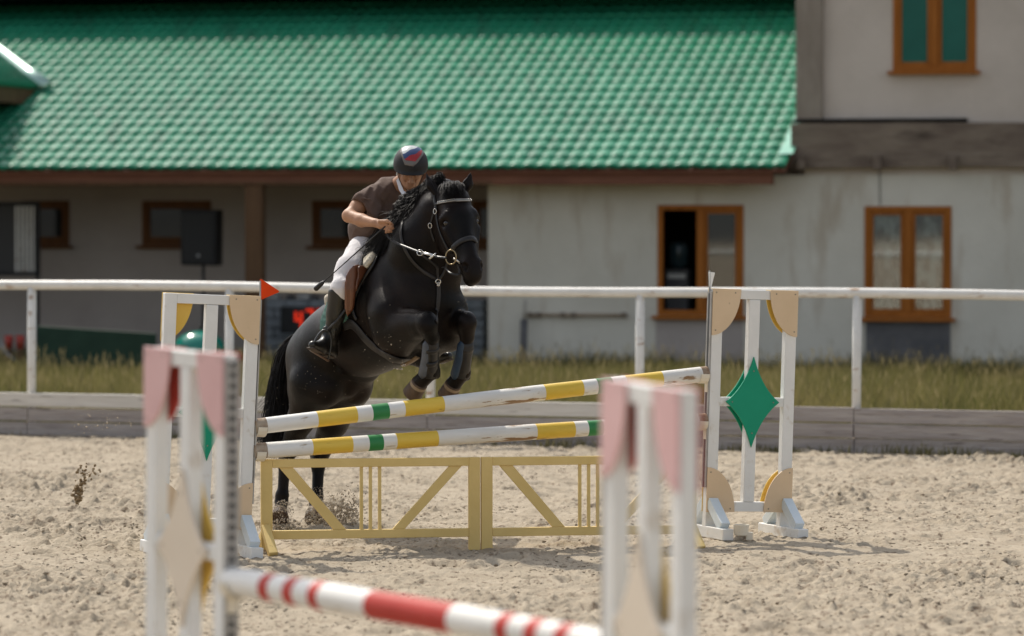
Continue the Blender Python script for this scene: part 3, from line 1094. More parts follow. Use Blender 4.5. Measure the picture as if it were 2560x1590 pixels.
# ------------------------------------------------------------------ yellow gate
M_gate = pm("yellow_gate_paint", (0.68, 0.49, 0.18), (0.74, 0.545, 0.215), scale=4, rough=0.5, spec=0.25, bump=0.06, bscale=30,
            c3=(0.40, 0.27, 0.09), c3t=0.70, c3scale=13, c3w=0.05)
ga = Vector((gx(619, 24.18), 24.18, 0))
gb = Vector((gx(1655, 24.62), 24.62, 0))
gd = (gb - ga)
gyaw = math.atan2(gd.y, gd.x)
GL = gd.length
gc = (ga + gb) / 2
GH = 0.592
for pi_, (s0, s1) in enumerate(((0.0, GL / 2 - 0.004), (GL / 2 + 0.004, GL))):
    root = empty("jump_gate", tuple(ga + gd.normalized() * s0), (0, 0, gyaw))
    tag(root, ("left half of the low yellow gate below the poles" if pi_ == 0 else "right half of the low yellow gate, partly behind the foreground standard"), "gate", "yellow gate halves")
    L_ = s1 - s0
    t = 0.055
    d = 0.045
    pw0 = 0.072
    for k, (x0, x1) in enumerate(((0, pw0), (L_ - pw0, L_))):
        inner = (k == 1) if pi_ == 0 else (k == 0)
        MB().box(x0, x1, -d / 2, d / 2, 0.0 if inner else 0.02, GH).build("post", M_gate, root, bevel=0.004)
    MB().box(pw0, L_ - pw0, -d / 2 + .002, d / 2 - .002, GH - t, GH - .001).build("top_rail", M_gate, root, bevel=0.004)
    MB().box(pw0, L_ - pw0, -d / 2 + .002, d / 2 - .002, 0.085, 0.085 + t).build("bottom_rail", M_gate, root, bevel=0.004)
    z0, z1 = 0.085 + t, GH - t
    sl = L_ - 2 * pw0

    def px(u):
        return pw0 + sl * u

    # the two slanting boards and three slim bars, laid out as on the gate
    if True:
        m = MB().prism([(px(0.31), z0), (px(0.375), z0), (px(0.105), z1), (px(0.035), z1)], -0.012, 0.012)
        m.build("slanting_board", M_gate, root, bevel=0.003)
        m = MB().prism([(px(0.61), z0), (px(0.672), z0), (px(0.965), z1), (px(0.90), z1)], -0.012, 0.012)
        m.build("slanting_board", M_gate, root, bevel=0.003)
        for u in (0.452, 0.498, 0.545):
            MB().box(px(u) - 0.010, px(u) + 0.010, -0.010, 0.010, z0, z1).build("slim_bar", M_gate, root)
    # splayed foot at the outer end
    xo = pw0 / 2 if pi_ == 0 else L_ - pw0 / 2
    for q in (-1, 1):
        m = MB().bar((xo + q * 0.01 - 0.0 * q, q * 0.03, 0.16), (xo + q * -0.02, q * 0.24, 0.0), 0.06, 0.055, side=(1, 0, 0))
        m.build("foot", M_gate, root, bevel=0.004)

# spare cup lying on the sand by the right standard
c = at(1762, 1277, 25.0)
root = empty("spare_cup", (c.x, 25.0, ground_z(c.x, 25.0)))
tag(root, "cream plastic pole cup lying on the sand by the right standard", "cup")
m = MB()
m.lathe([(0.005, 0.02), (0.045, 0.03), (0.052, 0.10), (0.046, 0.10), (0.038, 0.04), (0.004, 0.03)], 14)
m.box(0.03, 0.075, -0.02, 0.02, 0.0, 0.05)
m.build("cup_shell", M_plastic, root, bevel=0.003)
# ================================================================== implicit surfaces -> one continuous mesh
class Field:
    def __init__(self, lo, hi, h):
        self.lo = np.array(lo, np.float32)
        self.h = h
        self.n = np.ceil((np.array(hi) - self.lo) / h).astype(int) + 1
        self.F = np.full(tuple(self.n), 1.0, np.float32)
        self.tgt = self.F

    def win(self, a, b):
        i0 = np.clip(np.floor((a - self.lo) / self.h).astype(int), 0, self.n - 1)
        i1 = np.clip(np.ceil((b - self.lo) / self.h).astype(int) + 1, 1, self.n)
        ax = [self.lo[k] + self.h * np.arange(i0[k], i1[k], dtype=np.float32) for k in range(3)]
        X, Y, Z = np.meshgrid(*ax, indexing='ij', sparse=True)
        return tuple(slice(i0[k], i1[k]) for k in range(3)), X, Y, Z

    def put(self, sl, d, k, op):
        A = self.F[sl]
        if op == '+':
            if k > 0:
                hh = np.clip(0.5 + 0.5 * (A - d) / k, 0, 1)
                self.F[sl] = A * (1 - hh) + d * hh - k * hh * (1 - hh)
            else:
                self.F[sl] = np.minimum(A, d)
        else:
            if k > 0:
                hh = np.clip(0.5 - 0.5 * (A + d) / k, 0, 1)
                self.F[sl] = A * (1 - hh) - d * hh + k * hh * (1 - hh)
            else:
                self.F[sl] = np.maximum(A, -d)

    def cone(self, a, b, ra, rb, k=0.04, op='+', flat=None):
        """tapered capsule; flat=(axis vector, factor): thickness along axis scaled by factor"""
        a = np.array(a, np.float32)
        b = np.array(b, np.float32)
        mr = max(ra, rb) * (max(1, flat[1]) if flat else 1) + 2.2 * k + 3 * self.h
        sl, X, Y, Z = self.win(np.minimum(a, b) - mr, np.maximum(a, b) + mr)
        px, py, pz = X - a[0], Y - a[1], Z - a[2]
        ba = b - a
        if flat:
            w = np.array(Vector(flat[0]).normalized())
            s = 1.0 / flat[1] - 1.0
            dt = px * w[0] + py * w[1] + pz * w[2]
            # scale about the segment line itself
            bw = float(ba @ w)
            L2 = float(ba @ ba) + 1e-9
            t0 = np.clip((px * ba[0] + py * ba[1] + pz * ba[2]) / L2, 0, 1)
            e = (dt - t0 * bw) * s
            px, py, pz = px + e * w[0], py + e * w[1], pz + e * w[2]
        L2 = float(ba @ ba) + 1e-9
        t = np.clip((px * ba[0] + py * ba[1] + pz * ba[2]) / L2, 0, 1)
        d = np.sqrt((px - t * ba[0]) ** 2 + (py - t * ba[1]) ** 2 + (pz - t * ba[2]) ** 2) - (ra + (rb - ra) * t)
        if flat and flat[1] < 1:
            d = d * (0.5 + 0.5 * flat[1])
        self.put(sl, d.astype(np.float32), k, op)

    def ell(self, c, rad, axes=None, k=0.04, op='+'):
        c = np.array(c, np.float32)
        rad = np.array(rad, np.float32)
        mr = rad.max() + 2.2 * k + 3 * self.h
        sl, X, Y, Z = self.win(c - mr, c + mr)
        px, py, pz = X - c[0], Y - c[1], Z - c[2]
        if axes is None:
            axes = ((1, 0, 0), (0, 1, 0), (0, 0, 1))
        q = [px * ax[0] + py * ax[1] + pz * ax[2] for ax in axes]
        k0 = np.sqrt((q[0] / rad[0]) ** 2 + (q[1] / rad[1]) ** 2 + (q[2] / rad[2]) ** 2) + 1e-6
        k1 = np.sqrt((q[0] / rad[0] ** 2) ** 2 + (q[1] / rad[1] ** 2) ** 2 + (q[2] / rad[2] ** 2) ** 2) + 1e-6
        d = k0 * (k0 - 1) / k1
        self.put(sl, d.astype(np.float32), k, op)

    def cut(self, p, nrm, k=0.0):
        """keep the side the normal points away from"""
        sl, X, Y, Z = self.win(self.lo, self.lo + self.h * self.n)
        nrm = Vector(nrm).normalized()
        d = (X - p[0]) * nrm.x + (Y - p[1]) * nrm.y + (Z - p[2]) * nrm.z
        self.F = np.maximum(self.F, d.astype(np.float32))

    def mesh(self, off=(0, 0, 0)):
        F = self.F
        F[0], F[-1] = 1, 1
        F[:, 0], F[:, -1] = 1, 1
        F[:, :, 0], F[:, :, -1] = 1, 1
        S = F < 0
        nx, ny, nz = S.shape
        cnt = np.zeros((nx - 1, ny - 1, nz - 1), np.int8)
        for i in (0, 1):
            for j in (0, 1):
                for q in (0, 1):
                    cnt += S[i:nx - 1 + i, j:ny - 1 + j, q:nz - 1 + q]
        act = (cnt > 0) & (cnt < 8)
        ids = np.argwhere(act)
        idx = np.full(act.shape, -1, np.int32)
        idx[act] = np.arange(len(ids))
        cor = [(i, j, q) for i in (0, 1) for j in (0, 1) for q in (0, 1)]
        val = np.stack([F[ids[:, 0] + c[0], ids[:, 1] + c[1], ids[:, 2] + c[2]] for c in cor], 1)
        acc = np.zeros((len(ids), 3), np.float32)
        num = np.zeros((len(ids), 1), np.float32)
        for a in range(8):
            for b in range(a + 1, 8):
                if sum(abs(cor[a][m] - cor[b][m]) for m in range(3)) != 1:
                    continue
                va, vb = val[:, a], val[:, b]
                cr = (va < 0) != (vb < 0)
                t = np.where(cr, va / np.where(cr, va - vb, 1), 0)[:, None]
                p = np.array(cor[a], np.float32) * (1 - t) + np.array(cor[b], np.float32) * t
                acc += np.where(cr[:, None], p, 0)
                num += cr[:, None]
        V = self.lo + self.h * (ids + acc / num)
        faces = []
        for ax in range(3):
            sa = [slice(None)] * 3
            sb = [slice(None)] * 3
            sa[ax] = slice(0, -1)
            sb[ax] = slice(1, None)
            A, B = S[tuple(sa)], S[tuple(sb)]
            for flip in (False, True):
                E = np.argwhere((~A & B) if flip else (A & ~B))
                u, v = [(1, 2), (2, 0), (0, 1)][ax]
                ok = (E[:, u] > 0) & (E[:, v] > 0) & (E[:, u] < S.shape[u] - 1) & (E[:, v] < S.shape[v] - 1)
                E = E[ok]
                if not len(E):
                    continue
                q = []
                for du, dv in ((-1, -1), (0, -1), (0, 0), (-1, 0)):
                    Ei = E.copy()
                    Ei[:, u] += du
                    Ei[:, v] += dv
                    q.append(idx[Ei[:, 0], Ei[:, 1], Ei[:, 2]])
                q = np.stack(q, 1)
                faces.append(q[:, ::-1] if flip else q)
        return V - np.array(off, np.float32), np.concatenate(faces)


def smooth_verts(V, F, it=2, lam=0.5):
    e = np.concatenate([F[:, [0, 1]], F[:, [1, 2]], F[:, [2, 3]], F[:, [3, 0]]])
    for _ in range(it):
        acc = np.zeros_like(V)
        num = np.zeros(len(V), np.float32)
        np.add.at(acc, e[:, 0], V[e[:, 1]])
        np.add.at(acc, e[:, 1], V[e[:, 0]])
        np.add.at(num, e[:, 0], 1)
        np.add.at(num, e[:, 1], 1)
        V = V * (1 - lam) + lam * acc / num[:, None]
    return V


def field_obj(fld, name, mat, parent, off, it=2):
    V, F = fld.mesh(off)
    V = smooth_verts(V, F, it)
    return link(name, np_mesh(name, V, F), mat, parent, smooth=True)


# ================================================================== horse
def h(x, y, Y):
    return np.array(at(x, y, Y), np.float32)


HD = Vector((0.61, -0.79, 0.0)).normalized()          # heading of the horse
HLFT = Vector((-HD.y, HD.x, 0))                        # its left side (away, picture right)
HRT = -HLFT
HBASE = (gx(800, 26.2), 26.2, 0.0)
horse = empty("horse", HBASE)
tag(horse, "black horse in bridle and saddle jumping over the striped poles", "horse")

hf = Field((-2.05, 23.9, -0.08), (-0.15, 27.1, 2.62), 0.009)


def c_(a, b, ra, rb, k=0.05, **kw):
    hf.cone(h(*a), h(*b), ra, rb, k, **kw)


# ---- trunk
c_((776, 848, 26.15), (806, 828, 25.98), 0.268, 0.272, 0.05)
c_((806, 826, 25.98), (885, 765, 25.62), 0.262, 0.292, 0.10)
c_((885, 765, 25.62), (950, 715, 25.32), 0.292, 0.280, 0.10)
c_((950, 715, 25.32), (1000, 700, 25.10), 0.27, 0.235, 0.10)
# croup ridge, flank hollow, belly
c_((758, 822, 26.32), (840, 752, 25.95), 0.15, 0.16, 0.10)
c_((868, 818, 25.62), (948, 795, 25.3), 0.215, 0.21, 0.08)
# breast: two pectoral masses
c_((985, 740, 25.02), (1010, 790, 25.05), 0.15, 0.11, 0.06)
c_((1040, 725, 25.06), (1052, 785, 25.12), 0.15, 0.10, 0.06)
c_((1030, 800, 25.15), (1010, 845, 25.3), 0.10, 0.09, 0.06)
# shoulder blades
c_((918, 655, 25.22), (935, 745, 24.99), 0.125, 0.145, 0.04)
c_((1030, 660, 25.3), (1062, 735, 25.12), 0.13, 0.13, 0.06)
# withers
c_((905, 640, 25.62), (938, 605, 25.42), 0.11, 0.13, 0.10)
# ---- neck
c_((985, 655, 25.2), (1003, 585, 25.05), 0.245, 0.195, 0.08)
c_((1003, 585, 25.05), (1040, 505, 24.95), 0.195, 0.135, 0.06)
c_((950, 585, 25.35), (1000, 505, 25.12), 0.12, 0.095, 0.09)      # crest
c_((1000, 505, 25.12), (1058, 452, 24.96), 0.10, 0.075, 0.07)
c_((1045, 640, 25.05), (1060, 560, 24.98), 0.15, 0.10, 0.08)      # underside of neck
# ---- head (built in its own axes)
PO = Vector(at(1078, 462, 24.84))
MZ = Vector(at(1131, 668, 24.56))
hz = (MZ - PO).normalized()                    # down the face
hx = Vector((0.935, 0.355, 0.0))              # across the face, towards the horse's left
hx = (hx - hz * hx.dot(hz)).normalized()
hy = hx.cross(hz).normalized()                # out of the forehead?
if hy.y > 0:
    hy = -hy
HLn = (MZ - PO).length
AX = (tuple(hx), tuple(hy), tuple(hz))


def hp(x, y, z):
    """head space: x across, y forward out of the face, z down from poll (metres)"""
    return np.array(PO + hx * x + hy * y + hz * (z * 1.085 if z > 0 else z), np.float32)


def hc(a, b, ra, rb, k=0.03, **kw):
    hf.cone(hp(*a), hp(*b), ra, rb, k, **kw)


hf.ell(hp(0, -0.02, 0.05), (0.105, 0.115, 0.12), AX, 0.04)                    # braincase
hf.ell(hp(0, -0.02, 0.165), (0.120, 0.10, 0.12), AX, 0.04)                   # forehead
hc((0, 0.012, 0.17), (0, 0.02, 0.44), 0.068, 0.044, 0.05)                    # nasal bridge
hc((0.03, -0.03, 0.2), (0.022, -0.028, 0.45), 0.07, 0.042, 0.04)             # face sides
hc((-0.03, -0.03, 0.2), (-0.022, -0.028, 0.45), 0.07, 0.042, 0.04)
for s in (-1, 1):
    hf.ell(hp(s * 0.066, -0.125, 0.215), (0.058, 0.115, 0.15), AX, 0.04)      # jowl
    hc((s * 0.05, -0.15, 0.27), (s * 0.028, -0.085, 0.45), 0.045, 0.03, 0.04)
    hc((s * 0.088, 0.03, 0.150), (s * 0.112, -0.01, 0.165), 0.028, 0.030, 0.03)   # brow
    hc((s * 0.108, -0.012, 0.235), (s * 0.068, -0.02, 0.36), 0.022, 0.014, 0.03)    # cheek ridge
    hf.ell(hp(s * 0.118, 0.004, 0.194), (0.026, 0.030, 0.021), AX, 0.012, '-')  # eye socket
    hc((s * 0.094, 0.028, 0.173), (s * 0.122, -0.016, 0.178), 0.010, 0.010, 0.008)  # upper lid
    hc((s * 0.096, 0.026, 0.214), (s * 0.120, -0.018, 0.209), 0.006, 0.006, 0.006)
# muzzle
hf.ell(hp(0, -0.012, 0.492), (0.068, 0.062, 0.075), AX, 0.04)
hf.ell(hp(0, -0.03, 0.548), (0.058, 0.055, 0.05), AX, 0.03)
hf.ell(hp(0, -0.075, 0.545), (0.040, 0.036, 0.042), AX, 0.02)                  # chin
hc((0, -0.12, 0.34), (0, -0.085, 0.52), 0.042, 0.034, 0.04)                    # lower jaw
for s in (-1, 1):
    hf.ell(hp(s * 0.046, 0.018, 0.495), (0.026, 0.026, 0.042), AX, 0.02)
    hf.ell(hp(s * 0.058, 0.026, 0.505), (0.020, 0.022, 0.030), AX, 0.008, '-')  # nostril
hf.cone(hp(-0.075, -0.045, 0.555), hp(0.075, -0.045, 0.555), 0.006, 0.006, 0.008, '-')   # lips
hf.cone(hp(-0.075, -0.045, 0.555), hp(-0.07, -0.06, 0.49), 0.006, 0.004, 0.008, '-')
# throat joins head to neck
hc((0, -0.12, 0.06), (0, -0.17, 0.20), 0.10, 0.085, 0.06)
# ears
for s, tip in ((-1, (1012, 411, 24.90)), (1, (1120, 409, 24.92))):
    base = hp(s * 0.075, -0.05, -0.015)
    t_ = np.array(at(*tip), np.float32)
    mid = base * 0.5 + t_ * 0.5 + np.array(hx, np.float32) * s * 0.012
    hf.cone(base, mid, 0.030, 0.034, 0.02, flat=(tuple(hy), 0.62))
    hf.cone(mid, t_, 0.033, 0.006, 0.015, flat=(tuple(hy), 0.62))
    o2 = np.array(hy, np.float32) * 0.024 - np.array(hx, np.float32) * s * 0.004
    hf.cone(base * .75 + t_ * .25 + o2, base * 0.2 + t_ * 0.8 + o2 * 0.7, 0.016, 0.008, 0.008, '-')

# ---- forelegs.  right one is nearer the picture left
# right: shoulder point -> elbow -> knee -> fetlock -> hoof
KR = (1014, 765, 24.63)
c_((925, 745, 25.05), (950, 800, 25.12), 0.14, 0.125, 0.06)
c_((928, 790, 25.00), (1000, 770, 24.72), 0.122, 0.086, 0.04)
c_((918, 768, 25.02), (985, 760, 24.76), 0.10, 0.075, 0.03)
c_((940, 830, 25.08), (985, 790, 24.85), 0.09, 0.07, 0.05)
c_((1000, 770, 24.72), KR, 0.080, 0.072, 0.03)
c_((1017, 775, 24.61), (1026, 800, 24.66), 0.060, 0.046, 0.03)
FR = (1026, 882, 24.86)
c_((1027, 800, 24.66), (1027, 862, 24.82), 0.040, 0.036, 0.025)
c_((1035, 800, 24.70), (1035, 868, 24.86), 0.024, 0.026, 0.025)     # tendon
c_((1026, 862, 24.82), FR, 0.038, 0.046, 0.02)
c_((1034, 884, 24.88), (1038, 892, 24.90), 0.036, 0.026, 0.02)      # ergot
c_(FR, (1000, 907, 24.90), 0.050, 0.052, 0.02)
# left
KL = (1108, 762, 24.90)
c_((1060, 745, 25.12), (1070, 795, 25.22), 0.125, 0.11, 0.06)
c_((1066, 790, 25.22), (1098, 768, 24.98), 0.10, 0.075, 0.05)
c_((1098, 768, 24.98), KL, 0.070, 0.064, 0.03)
c_((1110, 772, 24.89), (1110, 802, 24.93), 0.060, 0.046, 0.03)
FLf = (1100, 885, 25.06)
c_((1110, 800, 24.93), (1101, 866, 25.03), 0.040, 0.036, 0.025)
c_((1118, 800, 24.98), (1108, 870, 25.06), 0.024, 0.026, 0.025)
c_((1101, 866, 25.03), FLf, 0.038, 0.046, 0.02)
c_((1106, 888, 25.09), (1110, 896, 25.11), 0.036, 0.026, 0.02)
c_(FLf, (1080, 910, 25.10), 0.050, 0.052, 0.02)

# ---- hind legs
# right (picture left, nearer)
c_((765, 850, 26.05), (752, 905, 25.93), 0.208, 0.182, 0.08)
c_((745, 855, 26.1), (728, 925, 26.08), 0.16, 0.13, 0.07)          # buttock
c_((765, 900, 25.9), (775, 925, 25.82), 0.15, 0.12, 0.07)          # stifle
c_((752, 915, 25.92), (714, 1000, 26.08), 0.155, 0.092, 0.06)        # gaskin
c_((714, 1000, 26.08), (690, 1062, 26.22), 0.088, 0.064, 0.04)
c_((690, 1045, 26.28), (684, 1075, 26.27), 0.045, 0.052, 0.04)      # point of hock
c_((690, 1068, 26.21), (676, 1100, 26.17), 0.060, 0.043, 0.03)
c_((677, 1098, 26.17), (672, 1175, 26.12), 0.040, 0.037, 0.03)
c_((670, 1178, 26.12), (669, 1192, 26.12), 0.047, 0.046, 0.02)      # fetlock
c_((669, 1195, 26.11), (667, 1216, 26.06), 0.040, 0.042, 0.02)
# left (picture right, farther)
c_((815, 850, 26.2), (822, 910, 26.12), 0.185, 0.17, 0.08)
c_((838, 900, 26.02), (843, 925, 25.98), 0.13, 0.115, 0.06)
c_((828, 920, 26.1), (792, 1005, 26.3), 0.15, 0.10, 0.06)
c_((792, 1005, 26.3), (762, 1072, 26.48), 0.097, 0.068, 0.04)
c_((757, 1055, 26.54), (755, 1085, 26.52), 0.045, 0.052, 0.04)
c_((764, 1072, 26.46), (756, 1108, 26.42), 0.062, 0.045, 0.03)
c_((757, 1106, 26.42), (754, 1178, 26.36), 0.042, 0.038, 0.03)
c_((752, 1180, 26.36), (751, 1194, 26.35), 0.048, 0.047, 0.02)
c_((751, 1196, 26.34), (749, 1215, 26.29), 0.041, 0.043, 0.02)
# muscle grooves
def gr(a, b, r=0.012, k=0.03):
    hf.cone(h(*a), h(*b), r, r * 0.5, k, '-')


gr((940, 738, 24.83), (990, 738, 24.67), 0.008, 0.03)
gr((808, 775, 25.70), (802, 870, 25.68), 0.038, 0.07)
gr((893, 690, 25.33), (906, 800, 25.28), 0.032, 0.06)
gr((733, 800, 25.93), (722, 930, 25.86), 0.026, 0.06)
gr((1022, 700, 24.80), (1026, 780, 24.86), 0.014, 0.05)
# sheath
c_((795, 920, 25.95), (830, 925, 25.85), 0.055, 0.045, 0.05)
c_((862, 872, 25.85), (842, 900, 25.95), 0.12, 0.09, 0.06)          # flank fold

M_coat = bpy.data.materials.new("black_coat")
M_coat.use_nodes = True
N, L = M_coat.node_tree.nodes, M_coat.node_tree.links
b = N["Principled BSDF"]
tc = N.new("ShaderNodeTexCoord")
nz = N.new("ShaderNodeTexNoise")
nz.inputs["Scale"].default_value = 3.5
nz.inputs["Detail"].default_value = 4
L.new(tc.outputs["Object"], nz.inputs["Vector"])
cr = N.new("ShaderNodeValToRGB")
cr.color_ramp.elements[0].color = (0.0048, 0.0042, 0.0040, 1)
cr.color_ramp.elements[1].color = (0.017, 0.0105, 0.0078, 1)
cr.color_ramp.elements[0].position = 0.38
cr.color_ramp.elements[1].position = 0.72
L.new(nz.outputs["Fac"], cr.inputs["Fac"])
L.new(cr.outputs["Color"], b.inputs["Base Color"])
b.inputs["Roughness"].default_value = 0.37
b.inputs["Specular IOR Level"].default_value = 0.11
b.inputs["Sheen Weight"].default_value = 0.0
b.inputs["Sheen Roughness"].default_value = 0.35
mp = N.new("ShaderNodeMapping")
mp.inputs["Scale"].default_value = (60, 60, 14)
L.new(tc.outputs["Object"], mp.inputs["Vector"])
nb_ = N.new("ShaderNodeTexNoise")
nb_.inputs["Scale"].default_value = 4.0
nb_.inputs["Detail"].default_value = 3
L.new(mp.outputs[0], nb_.inputs["Vector"])
bp = N.new("ShaderNodeBump")
bp.inputs["Strength"].default_value = 0.3
bp.inputs["Distance"].default_value = 0.01
L.new(nb_.outputs["Fac"], bp.inputs["Height"])
L.new(bp.outputs[0], b.inputs["Normal"])

M_eye = pm("horse_eye", (0.012, 0.007, 0.004), rough=0.06, spec=0.7)
hbody = field_obj(hf, "body", M_coat, horse, HBASE, 2)
hv = np.empty(len(hbody.data.vertices) * 3, np.float32)
hbody.data.vertices.foreach_get("co", hv)
hv = hv.reshape(-1, 3) + np.array(HBASE, np.float32)
hbvh = BVHTree.FromPolygons([tuple(p) for p in hv], [tuple(p.vertices) for p in hbody.data.polygons])
CAMP = Vector((0, 0, CAM_H))


def on_horse(x, y, lift=0.006, first=True):
    """where the sight line through overview pixel x, y meets the coat"""
    d = ray(x, y).normalized()
    loc, nrm, i, dist = hbvh.ray_cast(CAMP + d * 20, d)
    if loc is None:
        loc, nrm, i, dist = hbvh.find_nearest(Vector(at(x, y, 25.2)))
    return loc + nrm * lift, nrm


for s in (-1, 1):
    ev_ = []
    ctr = Vector(hp(s * 0.100, 0.004, 0.194))
    mm = MB()
    mm.lathe([(0.0215 * math.sin(a) + 1e-4, -0.0215 * math.cos(a)) for a in np.linspace(0.05, PI - 0.05, 10)], 16)
    mm.v = [tuple(Vector(p) + ctr) for p in mm.v]
    mm.build("eye", M_eye, horse, smooth=True, off=HBASE)
# hooves
M_hoof = pm("hoof_horn", (0.060, 0.036, 0.024), (0.11, 0.072, 0.047), scale=20, rough=0.6, spec=0.35, bump=0.3, bscale=60, stretch=(1, 1, 0.3))
M_hoofband = pm("hoof_coronet", (0.24, 0.175, 0.11), (0.31, 0.235, 0.155), scale=20, rough=0.7, spec=0.2)


def hoof(a, b, ra, rb, wall=True):
    """flaring hoof from coronet a to toe b"""
    a, b = Vector(h(*a)), Vector(h(*b))
    t = (b - a).normalized()
    n_ = 20
    m = MB()
    prof = [(0.0, ra * 0.98), (0.12, ra * 1.03), (0.3, ra * 1.05), (0.97, rb), (1.0, rb * 0.97), (0.96, rb * 0.6)]
    s = t.orthogonal().normalized()
    u = t.cross(s)
    L_ = (b - a).length
    vs = []
    for z, r_ in prof:
        for q in range(n_):
            an = 2 * PI * q / n_
            vs.append(a + t * (z * L_) + (s * math.cos(an) + u * math.sin(an)) * r_)
    fs_ = []
    mi = []
    for i in range(len(prof) - 1):
        for q in range(n_):
            q2 = (q + 1) % n_
            fs_.append((i * n_ + q, i * n_ + q2, (i + 1) * n_ + q2, (i + 1) * n_ + q))
            mi.append(1 if i == 1 else 0)
    fs_.append(tuple(range(n_ - 1, -1, -1)))
    fs_.append(tuple((len(prof) - 1) * n_ + q for q in range(n_)))
    m.add(vs, fs_)
    m.mi = mi + [0, 0]
    m.build("hoof", [M_hoof, M_hoofband], horse, smooth=True, off=HBASE)


hoof((999, 908, 24.905), (979, 938, 24.97), 0.055, 0.066)
hoof((1079, 911, 25.105), (1062, 942, 25.17), 0.055, 0.066)
hoof((667, 1212, 26.08), (664, 1233, 26.00), 0.048, 0.066)
hoof((749, 1212, 26.31), (746, 1234, 26.23), 0.048, 0.066)
# ================================================================== tools for tack
def z1(x, y):
    return (x / 3.78 + 640) / K, (y / 3.78 + 340) / K


def z2(x, y):
    return (x / 3.78 + 640) / K, (y / 3.78 + 700) / K


def z6(x, y):
    return (x / 4.447 + 740) / K, (y / 4.447 + 600) / K


def dense_path(pts, n=6):
    """Catmull-Rom through pixel or space points"""
    P = [np.array(p, float) for p in pts]
    P = [2 * P[0] - P[1]] + P + [2 * P[-1] - P[-2]]
    out = []
    for i in range(1, len(P) - 2):
        for k in range(n):
            t = k / n
            p0, p1, p2, p3 = P[i - 1], P[i], P[i + 1], P[i + 2]
            out.append(0.5 * ((2 * p1) + (p2 - p0) * t + (2 * p0 - 5 * p1 + 4 * p2 - p3) * t * t + (3 * p1 - p0 - 3 * p2 + p3) * t ** 3))
    out.append(P[-2])
    return out


def strap_on(px, width, name, mat, parent=None, lift=0.006, thick=0.006, n=5, off=None):
    """leather strap lying on the coat along picture points"""
    pts, ups = [], []
    for q in dense_path(px, n):
        l, nm = on_horse(q[0], q[1], lift)
        pts.append(l)
        ups.append(nm)
    for _ in range(2):
        pts = [pts[0]] + [(pts[i - 1] + pts[i] * 2 + pts[i + 1]) / 4 for i in range(1, len(pts) - 1)] + [pts[-1]]
        ups = [ups[0]] + [(ups[i - 1] + ups[i] * 2 + ups[i + 1]).normalized() for i in range(1, len(ups) - 1)] + [ups[-1]]
    return MB().tube(pts, 0.01, 8, flat=(width, thick), up=ups).build(name, mat, parent or horse, smooth=True, off=off or HBASE)


def in_poly(x, y, P):
    c = False
    j = len(P) - 1
    for i in range(len(P)):
        if (P[i][1] > y) != (P[j][1] > y) and x < (P[j][0] - P[i][0]) * (y - P[i][1]) / (P[j][1] - P[i][1]) + P[i][0]:
            c = not c
        j = i
    return c


